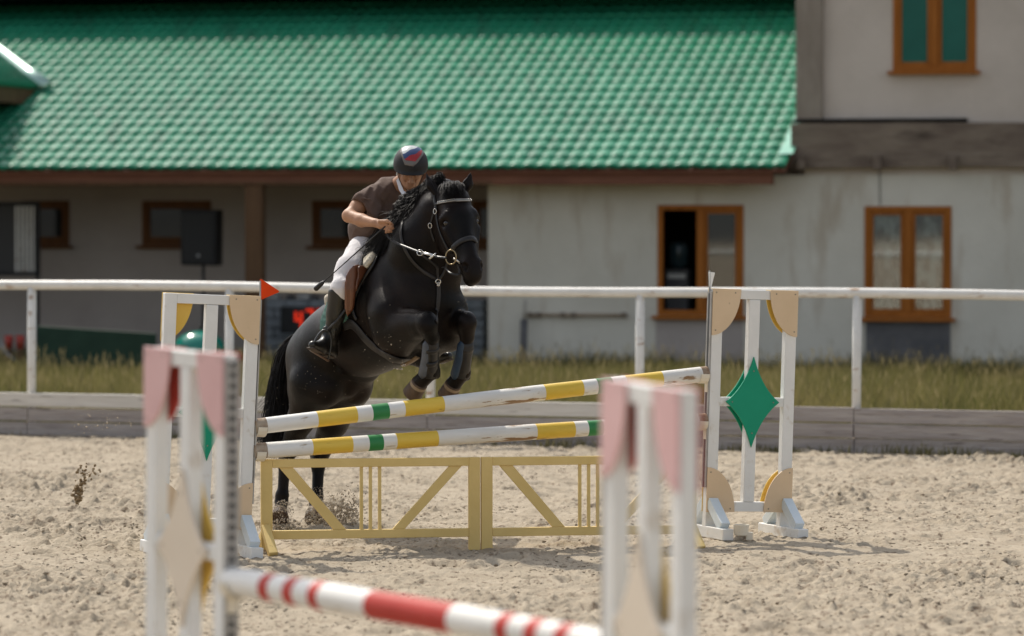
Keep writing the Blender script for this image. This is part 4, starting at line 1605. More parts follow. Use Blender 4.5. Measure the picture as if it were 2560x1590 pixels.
def patch_on(poly, name, mats, parent, cast, lift=0.01, thick=0.01, step=3.0, off=None, mi=None, smooth_it=3, fit=False, puff=None):
    """closed slab following a surface, outlined by picture points (ear-cut into a fine mesh)"""
    bm = bmesh.new()
    vs = [bm.verts.new((p[0], p[1], 0)) for p in poly]
    f = bm.faces.new(vs)
    xs_ = [p[0] for p in poly]
    ys_ = [p[1] for p in poly]
    for ax, lo, hi in ((0, min(xs_), max(xs_)), (1, min(ys_), max(ys_))):
        k = lo + step
        while k < hi:
            co = (k, 0, 0) if ax == 0 else (0, k, 0)
            no = (1, 0, 0) if ax == 0 else (0, 1, 0)
            bmesh.ops.bisect_plane(bm, geom=bm.verts[:] + bm.edges[:] + bm.faces[:], plane_co=co, plane_no=no)
            k += step
    bm.verts.ensure_lookup_table()
    pos, nrm = [], []
    for v in bm.verts:
        l, nm = cast(v.co.x, v.co.y)
        pos.append(l)
        nrm.append(nm)
    px = [(v.co.x, v.co.y) for v in bm.verts]
    if fit:
        # one smooth curved sheet through the surface hits
        P = np.array(px)
        P = (P - P.mean(0)) / 50.0
        A = np.stack([np.ones(len(P)), P[:, 0], P[:, 1], P[:, 0] ** 2, P[:, 0] * P[:, 1], P[:, 1] ** 2], 1)
        Yh = np.array([p.y for p in pos])
        wt = np.ones(len(P))
        for _ in range(6):
            co_ = np.linalg.lstsq(A * wt[:, None], Yh * wt, rcond=None)[0]
            wt = 1.0 / (1.0 + (np.abs(A @ co_ - Yh) / 0.04) ** 2)
        Yf = A @ co_
        mn = sum(nrm, Vector()).normalized()
        pos = [Vector(at(px[i][0], px[i][1], float(Yf[i]))) for i in range(len(px))]
        nrm = [mn.copy() for _ in nrm]
    nb = [[e.other_vert(v).index for e in v.link_edges] for v in bm.verts]
    for _ in range(smooth_it):
        pos = [(p + sum((pos[j] for j in nb[i]), Vector()) / max(1, len(nb[i]))) / 2 for i, p in enumerate(pos)]
        nrm = [(p + sum((nrm[j] for j in nb[i]), Vector()) / max(1, len(nb[i]))).normalized() for i, p in enumerate(nrm)]
    top, bot, edge = [], [], set()
    for e in bm.edges:
        if len(e.link_faces) == 1:
            edge.add(e.verts[0].index)
            edge.add(e.verts[1].index)
    for i, v in enumerate(bm.verts):
        pf = puff(px[i]) if puff else 0.0
        tk = thick * (0.45 if i in edge else 1.0)
        top.append(pos[i] + nrm[i] * (lift + tk + pf))
        bot.append(pos[i] + nrm[i] * (lift - 0.002))
    n = len(top)
    m = MB()
    fs, mis = [], []
    for f in bm.faces:
        ix = [v.index for v in f.verts]
        c = f.calc_center_median()
        cc = sum((pos[i] for i in ix), Vector()) / len(ix)
        # orient outwards
        a_, b_, d_ = top[ix[0]], top[ix[1]], top[ix[2]]
        up_ = (b_ - a_).cross(d_ - a_).dot(nrm[ix[0]]) > 0
        t_ = ix if up_ else ix[::-1]
        fs.append(tuple(t_))
        fs.append(tuple(i + n for i in t_[::-1]))
        k_ = mi(c.x, c.y) if mi else 0
        mis += [k_, k_]
    for e in bm.edges:
        if len(e.link_faces) == 1:
            a_, b_ = e.verts[0].index, e.verts[1].index
            fs.append((a_, b_, b_ + n, a_ + n))
            mis.append(mi(*(np.array(px[a_]) * 0.5 + np.array(px[b_]) * 0.5)) if mi else 0)
    m.add(top + bot, fs)
    m.mi = mis
    bm.free()
    return m.build(name, mats, parent, smooth=True, off=off or HBASE)


def torus(c, nrm, rx, ry, r, n=20, k=6, up=(0, 0, 1)):
    """elliptic ring, returned as a closed tube in an MB"""
    nrm = Vector(nrm).normalized()
    v = Vector(up)
    v = (v - nrm * v.dot(nrm)).normalized()
    u = v.cross(nrm)
    vs, fs = [], []
    for i in range(n):
        a = 2 * PI * i / n
        ctr = Vector(c) + u * (rx * math.cos(a)) + v * (ry * math.sin(a))
        out = (u * (math.cos(a) / rx) + v * (math.sin(a) / ry)).normalized()
        for j in range(k):
            b_ = 2 * PI * j / k
            vs.append(ctr + (out * math.cos(b_) + nrm * math.sin(b_)) * r)
    for i in range(n):
        for j in range(k):
            i2, j2 = (i + 1) % n, (j + 1) % k
            fs.append((i * k + j, i2 * k + j, i2 * k + j2, i * k + j2))
    return vs, fs


M_leather = pm("black_leather", (0.010, 0.009, 0.0085), (0.017, 0.015, 0.014), scale=20, rough=0.38, spec=0.4, bump=0.1, bscale=120)
M_girth = pm("girth_leather", (0.020, 0.018, 0.017), (0.032, 0.028, 0.026), scale=14, rough=0.45, spec=0.35, bump=0.15, bscale=90)
M_brown = pm("brown_saddle_leather", (0.105, 0.036, 0.016), (0.155, 0.056, 0.026), scale=7, rough=0.38, spec=0.5, bump=0.08, bscale=90, coat=0.15)
M_pad = pm("green_saddle_pad", (0.055, 0.125, 0.105), (0.085, 0.17, 0.145), scale=9, rough=0.8, spec=0.2, bump=0.2, bscale=80)
M_fleece = pm("cream_fleece", (0.50, 0.45, 0.36), (0.62, 0.57, 0.47), scale=40, rough=0.95, spec=0.1, bump=0.3, bscale=90)
M_steel = pm("polished_steel", (0.62, 0.60, 0.56), rough=0.22, metallic=1.0)
M_brass = pm("aged_brass", (0.30, 0.235, 0.14), rough=0.32, metallic=1.0)

# ------------------------------------------------------------------ bridle
bridle = empty("bridle", HBASE)
bridle.parent = horse
bridle.location = (0, 0, 0)
strap_on([z1(*p) for p in ((1700, 655), (1708, 760), (1735, 890), (1780, 1000), (1825, 1085))], 0.020, "cheekpiece", M_leather, bridle)
strap_on([z1(*p) for p in ((1838, 1092), (1890, 1030), (1960, 985), (2030, 968), (2066, 985), (2076, 1010))], 0.036, "noseband", M_leather, bridle, thick=0.012)
strap_on([z1(*p) for p in ((1700, 648), (1780, 625), (1880, 614), (1970, 612), (2036, 616))], 0.018, "browband", M_leather, bridle)
strap_on([z1(*p) for p in ((1698, 690), (1668, 770), (1650, 850), (1660, 920), (1690, 1000))], 0.013, "throatlatch", M_leather, bridle)
strap_on([z1(*p) for p in ((1685, 560), (1692, 610), (1700, 660))], 0.020, "headpiece", M_leather, bridle)
ch = MB()
for x0, x1, y0, y1 in ((1738, 1872, 629, 608), (1898, 2030, 610, 608)):
    for k in range(9):
        t = k / 8
        q = z1(x0 + (x1 - x0) * t, y0 + (y1 - y0) * t)
        l, nm = on_horse(q[0], q[1], 0.014)
        ch.add(*torus(l, nm, 0.0075, 0.0075, 0.0020, 12, 5))
ch.build("browband_chain", M_steel, bridle, smooth=True, off=HBASE)
for q in ((1700, 712), (1648, 845)):
    l, nm = on_horse(*z1(*q), 0.012)
    m = MB()
    m.add(*torus(l, nm, 0.012, 0.017, 0.003, 12, 5))
    m.build("buckle", M_steel, bridle, smooth=True, off=HBASE)
# bit ring and reins
bit_l = Vector(h(*z1(1842, 1145), 24.50))
m = MB()
m.add(*torus(bit_l, (-0.35, -1, 0), 0.036, 0.046, 0.0045, 24, 6))
m.build("bit_ring", M_brass, bridle, smooth=True, off=HBASE)
m = MB()
m.tube([bit_l + Vector((0.02, 0, -0.01)), Vector(hp(-0.02, -0.05, 0.47))], 0.007, 8)
m.build("bit_mouthpiece", M_steel, bridle, smooth=True, off=HBASE)
hand_px = z1(1245, 905)
rein = [Vector(h(*z1(*p), Y)) for p, Y in (((1238, 905), 24.93), ((1262, 965), 24.90), ((1330, 1010), 24.85), ((1420, 1048), 24.77), ((1535, 1092), 24.68), ((1640, 1122), 24.60), ((1720, 1142), 24.53), ((1800, 1152), 24.50))]
rein_d = [Vector(p) for p in dense_path([tuple(p) for p in rein], 5)]
MB().tube(rein_d, 0.01, 8, flat=(0.016, 0.005), up=[(-0.2, -0.8, 0.55)] * len(rein_d)).build("rein", M_leather, bridle, smooth=True, off=HBASE)
m = MB()
m.add(*torus(Vector(h(*z1(1550, 1102), 24.66)), (-0.1, -1, 0.2), 0.019, 0.019, 0.0035, 18, 6))
m.build("martingale_ring", M_steel, bridle, smooth=True, off=HBASE)
m = MB()
m.tube([Vector(h(*z1(1560, 1100), 24.655)), Vector(h(*z1(1610, 1112), 24.62)), Vector(h(*z1(1680, 1128), 24.565))], 0.008, 8, flat=(0.017, 0.008), up=[(0, -1, .3)] * 3)
m.tube([Vector(h(*z1(1700, 1108), 24.55)), Vector(h(*z1(1640, 1160), 24.56))], [0.004, 0.009], 8)
m.build("rein_stop", M_steel, bridle, smooth=True, off=HBASE)
loop = [Vector(h(*z1(*p), Y)) for p, Y in (((1760, 1240), 24.72), ((1790, 1245), 24.62), ((1830, 1290), 24.52), ((1880, 1310), 24.50), ((1915, 1305), 24.52), ((1925, 1290), 24.56), ((1900, 1215), 24.56), ((1880, 1190), 24.52))]
loop = [Vector(p) for p in dense_path([tuple(p) for p in loop], 5)]
MB().tube(loop, 0.006, 8, flat=(0.014, 0.005), up=[(0, -1, 0.3)] * len(loop)).build("rein", M_leather, bridle, smooth=True, off=HBASE)

# ------------------------------------------------------------------ breastplate
bp_root = empty("breastplate", (0, 0, 0))
bp_root.parent = horse
strap_on([z1(*p) for p in ((1385, 820), (1375, 950), (1415, 1075), (1490, 1190), (1590, 1285), (1700, 1352))], 0.022, "neck_strap", M_girth, bp_root, lift=0.008)
strap_on([z1(1720, 1395), z2(1722, 60), z2(1722, 160), z2(1712, 280), z2(1700, 400)], 0.028, "centre_strap", M_girth, bp_root, lift=0.008)
strap_on([z1(*p) for p in ((1715, 1370), (1760, 1310), (1788, 1240), (1800, 1190))], 0.016, "fork_strap", M_leather, bp_root, lift=0.010)
strap_on([z1(*p) for p in ((1718, 1360), (1712, 1290), (1706, 1230), (1620, 1160), (1555, 1110))], 0.016, "fork_strap", M_leather, bp_root, lift=0.014)
l, nm = on_horse(*z1(1716, 1375), 0.016)
m = MB()
m.add(*torus(l, nm, 0.016, 0.016, 0.004, 16, 6))
m.build("breast_ring", M_steel, bp_root, smooth=True, off=HBASE)
for q in (z1(1718, 1408), z2(1720, 28), z2(1716, 48)):
    l, nm = on_horse(q[0], q[1], 0.014)
    m = MB()
    m.add(*torus(l, nm, 0.006, 0.006, 0.004, 10, 5))
    m.build("stud", M_steel, bp_root, smooth=True, off=HBASE)

# ------------------------------------------------------------------ saddle, pad, girth
sad = empty("saddle", (0, 0, 0))
sad.parent = horse
quilt = lambda p: 0.004 * abs(math.sin((p[0] + p[1]) * 0.42)) * abs(math.sin((p[0] - p[1]) * 0.42)) * 2
pad = [z6(*p) for p in ((285, 1012), (295, 900), (335, 780), (370, 690), (440, 690), (600, 720), (610, 790), (590, 900), (430, 1000))]
patch_on(pad, "saddle_pad", M_pad, sad, lambda x, y: on_horse(x, y, 0.0), 0.010, 0.010, 3.0, puff=quilt, smooth_it=2, fit=True)
strap_on([z6(*p) for p in ((925, 175), (880, 265), (825, 355), (760, 450), (700, 570), (660, 680), (650, 770), (668, 840), (690, 880))], 0.026, "pad_binding", M_leather, sad, lift=0.012, thick=0.014)
patch_on([z6(*p) for p in ((806, 225), (845, 195), (925, 150), (930, 180), (885, 250), (822, 340), (806, 300))], "half_pad", M_fleece, sad, lambda x, y: on_horse(x, y, 0.0), 0.022, 0.030, 3.0, smooth_it=2, fit=True)
c0 = Vector(h(*z6(345, 672), 25.62))


def flap_sheet(Y0):
    """a stiff curved sheet standing off the shoulder, its front edge towards the camera"""
    def f_(x, y):
        u = (x - 838) / 40.0
        Yp = Y0 + 0.10 * max(u, 0) ** 1.5 + 0.05 * max(-u, 0) ** 2 + 0.0009 * max(0, y - 690)
        return Vector(at(x, y, Yp)), Vector((-0.25 + 0.5 * u, -0.95, 0.15)).normalized()
    return f_


flp = [z6(*p) for p in ((640, 288), (665, 276), (700, 274), (720, 300), (735, 380), (700, 480), (668, 570), (655, 690), (640, 770), (580, 850), (555, 760), (546, 640), (552, 500), (572, 400), (600, 330))]
patch_on(flp, "saddle_flap", M_brown, sad, flap_sheet(25.155), 0.0, 0.016, 3.0, smooth_it=1, puff=lambda p: 0.012 * max(0.0, 1 - ((p[0] - 826) / 6.0) ** 2) * (p[1] < 760))
knb = [z6(*p) for p in ((690, 300), (720, 284), (770, 280), (800, 285), (808, 315), (780, 365), (740, 430), (706, 500), (684, 560), (664, 578), (664, 520), (678, 440), (690, 380), (684, 335))]
patch_on(knb, "knee_block", M_brown, sad, flap_sheet(25.135), 0.0, 0.030, 3.0, smooth_it=2)
# seat, pommel and cantle (mostly under the rider)
sf = Field(h(760, 760, 25.2) - 0.05, h(960, 540, 26.1) + 0.05, 0.01)
sf.cone(h(905, 640, 25.60), h(880, 665, 25.76), 0.09, 0.10, 0.05)
sf.cone(h(880, 665, 25.76), h(850, 690, 25.95), 0.11, 0.11, 0.05)
sf.cone(h(845, 672, 25.98), h(838, 672, 25.96), 0.06, 0.05, 0.05)
field_obj(sf, "seat", M_brown, sad, HBASE, 1)
c0 = np.array(c0)
m = Field(c0 - 0.2, c0 + 0.2, 0.008)
m.cone(h(*z6(350, 640), 25.70), h(*z6(352, 700), 25.68), 0.020, 0.022, 0.02)
m.cone(h(*z6(352, 650), 25.68), h(*z6(440, 640), 25.80), 0.020, 0.03, 0.02)
field_obj(m, "half_pad", M_fleece, sad, HBASE, 1)
strap_on([z6(*p) for p in ((540, 950), (620, 930), (690, 985), (770, 1085), (870, 1180), (990, 1265), (1120, 1325), (1230, 1330))], 0.068, "girth", M_girth, sad, lift=0.010, thick=0.010)
strap_on([z6(*p) for p in ((1180, 1365), (1260, 1325), (1345, 1268))], 0.045, "girth_end", pm("tan_leather", (0.16, 0.10, 0.05), (0.22, 0.145, 0.075), scale=12, rough=0.4), sad, lift=0.022, thick=0.010)
for q in ((1175, 1345), (1150, 1385)):
    l, nm = on_horse(*z6(*q), 0.030)
    m = MB()
    m.add(*torus(l, nm, 0.020, 0.011, 0.003, 14, 5))
    m.build("buckle", M_steel, sad, smooth=True, off=HBASE)


# ------------------------------------------------------------------ leg boots
M_bootgrey = pm("grey_blue_boot", (0.060, 0.070, 0.090), (0.095, 0.108, 0.135), scale=12, rough=0.45, spec=0.4)
M_bootblue = pm("dark_blue_boot", (0.012, 0.030, 0.058), (0.020, 0.046, 0.085), scale=12, rough=0.45, spec=0.4)


def leg_boot(a, b, c, mat, dx):
    r_ = empty("leg_boot", (0, 0, 0))
    r_.parent = horse
    A, B, C = Vector(h(*a)), Vector(h(*b)), Vector(h(*c))
    m = MB()
    m.tube([A, (A + B) / 2, B, (B + C) / 2, C], [0.045, 0.050, 0.048, 0.054, 0.058], 14)
    m.build("sleeve", M_leather, r_, smooth=True, off=HBASE)
    # moulded shield on the picture-left side
    m = MB()
    sh = Vector((-0.030, -0.028, 0))
    pts = [A + sh * 0.7, A * .7 + B * .3 + sh, B + sh * 1.05, (B + C) / 2 + sh * 1.15, C + sh * 1.3, C + sh * 1.3 + (C - B).normalized() * 0.03]
    m.tube(pts, [0.014, 0.027, 0.029, 0.031, 0.032, 0.016], 12)
    m.build("shield", mat, r_, smooth=True, off=HBASE)
    for t in (0.25, 0.62):
        p = A.lerp(C, t)
        d = (C - A).normalized()
        m = MB()
        m.tube([p - d * 0.017, p - d * .013, p + d * 0.013, p + d * .017], [0.05, 0.0545, 0.0545, 0.05], 14)
        m.build("strap", M_leather, r_, smooth=True, off=HBASE)


leg_boot((1026, 806, 24.68), (1024, 850, 24.79), (1020, 888, 24.87), M_bootgrey, -1)
leg_boot((1110, 806, 24.94), (1104, 850, 25.00), (1096, 890, 25.07), M_bootblue, -1)


# ------------------------------------------------------------------ hair
def hair(name, strands, mat, rad=0.003, parent=None, off=HBASE):
    """strands: list of (k,3) arrays; thin three-sided tubes tapering to the tip"""
    VV, FF = [], []
    b = 0
    for st in strands:
        st = np.asarray(st, np.float32)
        k = len(st)
        t = np.gradient(st, axis=0)
        t /= np.linalg.norm(t, axis=1, keepdims=True) + 1e-9
        ref = np.array([0.3, -0.9, 0.3], np.float32)
        s = np.cross(t, ref)
        s /= np.linalg.norm(s, axis=1, keepdims=True) + 1e-9
        u = np.cross(t, s)
        rr = rad * np.clip(1.15 - np.linspace(0, 1, k) ** 2, 0.12, 1)[:, None]
        ring = []
        for q in range(3):
            a = 2 * PI * q / 3
            ring.append(st + (s * math.cos(a) + u * math.sin(a)) * rr)
        V = np.stack(ring, 1).reshape(-1, 3)
        i = np.arange(k - 1)[:, None] * 3
        for q in range(3):
            q2 = (q + 1) % 3
            FF.append(np.concatenate([i + q, i + q2, i + 3 + q2, i + 3 + q], 1) + b)
        VV.append(V)
        b += len(V)
    me = np_mesh(name, np.concatenate(VV) - np.array(off, np.float32), np.concatenate(FF))
    return link(name, me, mat, parent or horse, smooth=True)


M_hair = pm("black_horse_hair", (0.008, 0.0072, 0.0070), (0.018, 0.0155, 0.0145), scale=8, rough=0.5, spec=0.14)
hr = np.random.RandomState(11)


def spline_strand(pts, n=9):
    P = np.array(dense_path(pts, 4))
    idx = np.linspace(0, len(P) - 1, n)
    i0 = np.floor(idx).astype(int)
    i1 = np.minimum(i0 + 1, len(P) - 1)
    f = (idx - i0)[:, None]
    return P[i0] * (1 - f) + P[i1] * f


# tail
tail = []
core = [np.array(h(*p)) for p in ((712, 792, 26.38), (690, 812, 26.44), (671, 860, 26.46), (663, 930, 26.44), (660, 990, 26.42), (650, 1045, 26.38), (638, 1085, 26.36))]
for k in range(900):
    a = hr.rand() * 2 * PI
    rr = math.sqrt(hr.rand())
    o_ = np.array((math.cos(a) * 0.055, math.sin(a) * 0.05, 0)) * rr
    wave = hr.randn(3) * 0.010
    end = 3.4 + 2.6 * hr.rand() ** 0.6
    pts = []
    for i, c in enumerate(core):
        if i > end + 0.5:
            break
        sp_ = (0.25, 0.55, 0.9, 1.15, 1.35, 1.55, 1.5)[i]
        pts.append(c + o_ * sp_ + wave * math.sin(i * 1.3 + a) * (0.3 + 0.5 * i / 3) + hr.randn(3) * 0.004 * i)
    if hr.rand() < 0.10:
        pts[-1] = pts[-1] + np.array((-0.06 - 0.07 * hr.rand(), 0, 0.02 + 0.05 * hr.rand()))
    tail.append(spline_strand(pts, 12))
hair("tail", tail, M_hair, 0.0036)
# mane: rooted along the crest, falling on the picture-left side of the neck, the top lifted by the jump
mane = []
crest = dense_path([tuple(h(*p)) for p in ((1066, 446, 24.95), (1034, 464, 25.04), (1006, 494, 25.12), (978, 530, 25.22), (950, 570, 25.32), (924, 606, 25.42))], 14)


def crest_root(t, spread=0.0):
    """point on the coat at the crest of the neck"""
    f = t * (len(crest) - 1)
    i0 = int(f)
    c = Vector(crest[i0]).lerp(Vector(crest[min(i0 + 1, len(crest) - 1)]), f - i0)
    d = Vector((-0.55 + spread, -0.25 + 0.3 * spread, 0.80)).normalized()
    loc, nm, i, dist = hbvh.ray_cast(c + d * 0.5, -d)
    if loc is None:
        loc, nm = c, d
    return np.array(loc), np.array(nm)


side = np.array((-0.80, -0.60, 0.0))
clump = None
for k in range(4200):
    if k % 3 == 0:
        t = hr.rand()
        sprd = hr.rand() * 0.5 - 0.25
        c0_, n0_ = crest_root(t, sprd)
        ln = 0.75 + 0.55 * hr.rand()
        j1, j2, j3 = hr.randn(3) * 0.012, hr.randn(3) * 0.022, hr.randn(3) * 0.030
        fly = max(0.0, 1 - t * 3.2) * hr.rand()
        if t < 0.45:
            ln *= 0.45 + 1.1 * t
    c = c0_ + hr.randn(3) * 0.006
    up_ = np.array((0, 0, 1.0))
    w_ = lambda s_: hr.randn(3) * s_
    p1 = c + side * 0.020 + up_ * (0.022 + 0.014 * fly) + w_(0.004)
    p2 = c + (side * 0.046 + up_ * (-0.010 + 0.03 * fly)) * ln + j1 + w_(0.006)
    p3 = c + (side * 0.060 + up_ * (-0.075 + 0.03 * fly)) * ln + j2 + w_(0.008)
    p4 = c + (side * 0.064 + np.array((-0.02, 0, -0.145))) * ln + j3 + w_(0.010)
    p5 = c + (side * 0.062 + np.array((-0.045, 0, -0.205))) * ln + j3 * 1.5 + w_(0.012)
    mane.append(spline_strand([c, p1, p2, p3, p4, p5][: (4 if t < 0.2 else 6)], 12))
hair("mane", mane, M_hair, 0.0022)
# forelock and the tousled hair between the ears
fore = []
for k in range(1800):
    if k % 3 == 0:
        u_ = hr.rand()
        s = hr.rand()
        d_ = hr.rand()
        j1, j2, j3 = hr.randn(3) * 0.010, hr.randn(3) * 0.016, hr.randn(3) * 0.022
        lift = 0.022 + 0.028 * hr.rand()
    w_ = lambda s_: hr.randn(3) * s_
    r0 = hp(-0.055 + 0.11 * u_, -0.07 - 0.06 * d_, -0.045) + w_(0.006)
    if s < 0.6:
        # swept to the picture left, arching above the poll
        q1 = r0 + np.array((-0.010, 0.03, lift)) + w_(0.004)
        q2 = r0 + np.array((-0.050, 0.05, lift * 0.85)) + j1 + w_(0.005)
        q3 = r0 + np.array((-0.092, 0.06, -0.010)) + j2 + w_(0.007)
        q4 = r0 + np.array((-0.118, 0.06, -0.060)) + j3 + w_(0.009)
        fore.append(spline_strand([r0, q1, q2, q3, q4], 12))
    else:
        q1 = hp(-0.06 + 0.09 * u_, 0.035, -0.062) + j1 * .5 + w_(0.004)
        q2 = hp(-0.100 + 0.12 * u_, 0.092, 0.00) + j1 + w_(0.006)
        q3 = hp(-0.135 + 0.15 * u_, 0.098, 0.050 + 0.02 * d_) + j1 + w_(0.008)
        fore.append(spline_strand([r0, q1, q2, q3], 11))
hair("forelock", fore, M_hair, 0.0021)
# ================================================================== rider
RB = tuple(at(880, 600, 25.7))
rider = empty("person", RB)
tag(rider, "rider in brown polo shirt, white breeches and black helmet leaning over the horse's neck", "person")
M_skin = pm("skin", (0.36, 0.185, 0.105), (0.43, 0.23, 0.135), scale=9, rough=0.55, spec=0.35, bump=0.05, bscale=90)
M_shirt = pm("brown_shirt", (0.108, 0.070, 0.054), (0.128, 0.084, 0.066), scale=5, rough=0.82, spec=0.15, bump=0.7, bscale=11, sheen=0.05)
M_breech = pm("white_breeches", (0.62, 0.60, 0.61), (0.69, 0.67, 0.675), scale=5, rough=0.8, spec=0.2, bump=0.5, bscale=16)
M_collar = pm("white_collar", (0.66, 0.67, 0.70), rough=0.8, spec=0.2)
M_boot = pm("black_boot", (0.012, 0.011, 0.010), (0.020, 0.018, 0.016), scale=10, rough=0.35, spec=0.4, bump=0.12, bscale=22)
M_sole = pm("boot_sole", (0.045, 0.030, 0.020), rough=0.6)
M_helmet = pm("helmet_velvet", (0.013, 0.0125, 0.013), (0.018, 0.017, 0.018), scale=12, rough=0.6, spec=0.3)

# head frame
HC = Vector(at(976, 401, 25.28))
hfw = Vector((0.06, -0.88, -0.46)).normalized()
hup = Vector((0.06, -0.40, 0.9))
hup = (hup - hfw * hup.dot(hfw)).normalized()
hrt = hfw.cross(hup).normalized()
if hrt.x < 0:
    hrt = -hrt
HAX = (tuple(hrt), tuple(hfw), tuple(hup))


def rp(x, y, z):
    """rider's head space: right (picture), forward, up"""
    return np.array(HC + hrt * x + hfw * y + hup * z, np.float32)


rf = Field(h(800, 1000, 24.7) - 0.05, h(1120, 335, 26.1) + 0.05, 0.0062)
rf.lo[1] = 24.75
rf = Field(np.array((gx(715, 25.3), 24.75, 1.05)), np.array((gx(1085, 25.6), 25.98, 2.62)), 0.0064)
# skull and face
rf.ell(rp(0, -0.015, 0.03), (0.076, 0.095, 0.085), HAX, 0.02)
rf.ell(rp(0, 0.028, -0.035), (0.062, 0.062, 0.085), HAX, 0.03)
rf.ell(rp(0, 0.060, -0.100), (0.030, 0.026, 0.024), HAX, 0.025)       # chin
for s in (-1, 1):
    rf.cone(rp(s * 0.058, 0.0, -0.05), rp(s * 0.030, 0.045, -0.098), 0.020, 0.018, 0.02)   # jaw
    rf.ell(rp(s * 0.038, 0.070, -0.028), (0.022, 0.016, 0.016), HAX, 0.015)            # cheek bone
    rf.ell(rp(s * 0.030, 0.090, -0.004), (0.016, 0.012, 0.010), HAX, 0.008, '-')       # eye hollow
    rf.ell(rp(s * 0.030, 0.078, -0.006), (0.012, 0.010, 0.008), HAX, 0.003)
    rf.cone(rp(s * 0.016, 0.092, 0.014), rp(s * 0.046, 0.080, 0.014), 0.008, 0.007, 0.01)  # brow
    rf.ell(rp(s * 0.077, -0.015, -0.022), (0.008, 0.017, 0.030), HAX, 0.01)            # ear
    rf.cone(rp(s * 0.026, 0.079, -0.042), rp(s * 0.030, 0.072, -0.066), 0.004, 0.003, 0.006, '-')
rf.cone(rp(0, 0.088, 0.0), rp(0, 0.112, -0.042), 0.009, 0.013, 0.010)   # nose
for s in (-1, 1):
    rf.ell(rp(s * 0.013, 0.098, -0.048), (0.009, 0.010, 0.008), HAX, 0.006)
rf.cone(rp(-0.020, 0.081, -0.073), rp(0.020, 0.081, -0.073), 0.006, 0.006, 0.006)    # lips
rf.cone(rp(-0.017, 0.080, -0.083), rp(0.017, 0.080, -0.083), 0.006, 0.006, 0.005)
rf.cone(rp(-0.024, 0.092, -0.078), rp(0.024, 0.092, -0.078), 0.0035, 0.0035, 0.004, '-')


def r_(a, b, ra, rb, k=0.03, f=None, **kw):
    (f or rf).cone(h(*a), h(*b), ra, rb, k, **kw)


# neck, trunk core (under the clothes), arms
rf.cone(rp(0, -0.02, -0.05), h(938, 452, 25.46), 0.052, 0.062, 0.03)
r_((930, 465, 25.48), (905, 500, 25.52), 0.085, 0.11, 0.05)
r_((905, 500, 25.52), (878, 560, 25.70), 0.11, 0.085, 0.05)
r_((878, 560, 25.70), (876, 590, 25.74), 0.085, 0.085, 0.05)
SHR = (893, 462, 25.36)
ELR = (829, 513, 25.20)
WRR = (893, 530, 24.98)
r_(SHR, (850, 492, 25.26), 0.056, 0.050, 0.03)
r_((850, 492, 25.26), ELR, 0.048, 0.040, 0.02)
r_(ELR, (860, 524, 25.10), 0.043, 0.042, 0.02)
r_((860, 524, 25.10), WRR, 0.042, 0.027, 0.02)
# right hand closed on rein and whip
wr = h(*WRR)
pc = h(*z1(1195, 842), 24.94)
r_(WRR, (*z1(1190, 842), 24.94), 0.027, 0.031, 0.012, flat=((0, 1, 0), 0.75))
kn = [(1240, 800), (1272, 826), (1278, 858), (1262, 890)]
tips = [(1232, 838), (1236, 868), (1232, 893), (1222, 912)]
for i, (a, b_) in enumerate(zip(kn, tips)):
    rr = (0.0105, 0.0110, 0.0105, 0.0092)[i]
    base = z1(1196 + 4 * i, 812 + 20 * i)
    p0 = h(*base, 24.925)
    p1 = h(*z1(*a), 24.905)
    p2 = h(*z1(a[0] + 16, a[1] + 14), 24.925)
    p3 = h(*z1(*b_), 24.90)
    rf.cone(p0, p1, rr * 1.1, rr, 0.004)
    rf.cone(p1, p2, rr, rr * 0.95, 0.002)
    rf.cone(p2, p3, rr * 0.95, rr * 0.8, 0.002)
rf.cone(h(*z1(1165, 806), 24.92), h(*z1(1230, 806), 24.885), 0.0125, 0.0115, 0.006)   # thumb
rf.cone(h(*z1(1230, 806), 24.885), h(*z1(1275, 822), 24.885), 0.0112, 0.009, 0.003)
# left arm on the far side of the neck
r_((962, 470, 25.60), (1010, 530, 25.62), 0.054, 0.042, 0.03)
r_((1010, 530, 25.62), (1045, 560, 25.40), 0.041, 0.028, 0.02)
r_((1045, 560, 25.40), (1055, 562, 25.33), 0.030, 0.030, 0.01)
for i in range(4):
    r_((1050 + 2 * i, 553 + 6 * i, 25.33), (1060, 556 + 6 * i, 25.29), 0.011, 0.009, 0.003)
r_((1048, 552, 25.36), (1056, 548, 25.30), 0.012, 0.010, 0.003)
# legs (under the breeches and boots)
KNR = (812, 688, 25.35)
ANR = (786, 808, 25.42)
r_((866, 596, 25.70), KNR, 0.07, 0.042, 0.03)
r_(KNR, ANR, 0.040, 0.030, 0.02)
r_((905, 600, 25.82), (985, 690, 25.95), 0.075, 0.048, 0.04)
r_((985, 690, 25.95), (1010, 780, 25.95), 0.045, 0.036, 0.02)
rskin = field_obj(rf, "body", M_skin, rider, RB, 1)

# ---- shirt
sfld = Field(np.array((gx(815, 25.4), 25.0, 1.72)), np.array((gx(1030, 25.6), 25.95, 2.42)), 0.0062)
r_((925, 462, 25.47), (902, 500, 25.51), 0.118, 0.158, 0.05, f=sfld)
r_((902, 500, 25.51), (876, 548, 25.68), 0.158, 0.132, 0.05, f=sfld)
r_((876, 548, 25.68), (876, 572, 25.71), 0.132, 0.128, 0.03, f=sfld)
r_((932, 450, 25.46), SHR, 0.066, 0.066, 0.04, f=sfld)
r_((940, 452, 25.47), (968, 474, 25.60), 0.07, 0.07, 0.04, f=sfld)
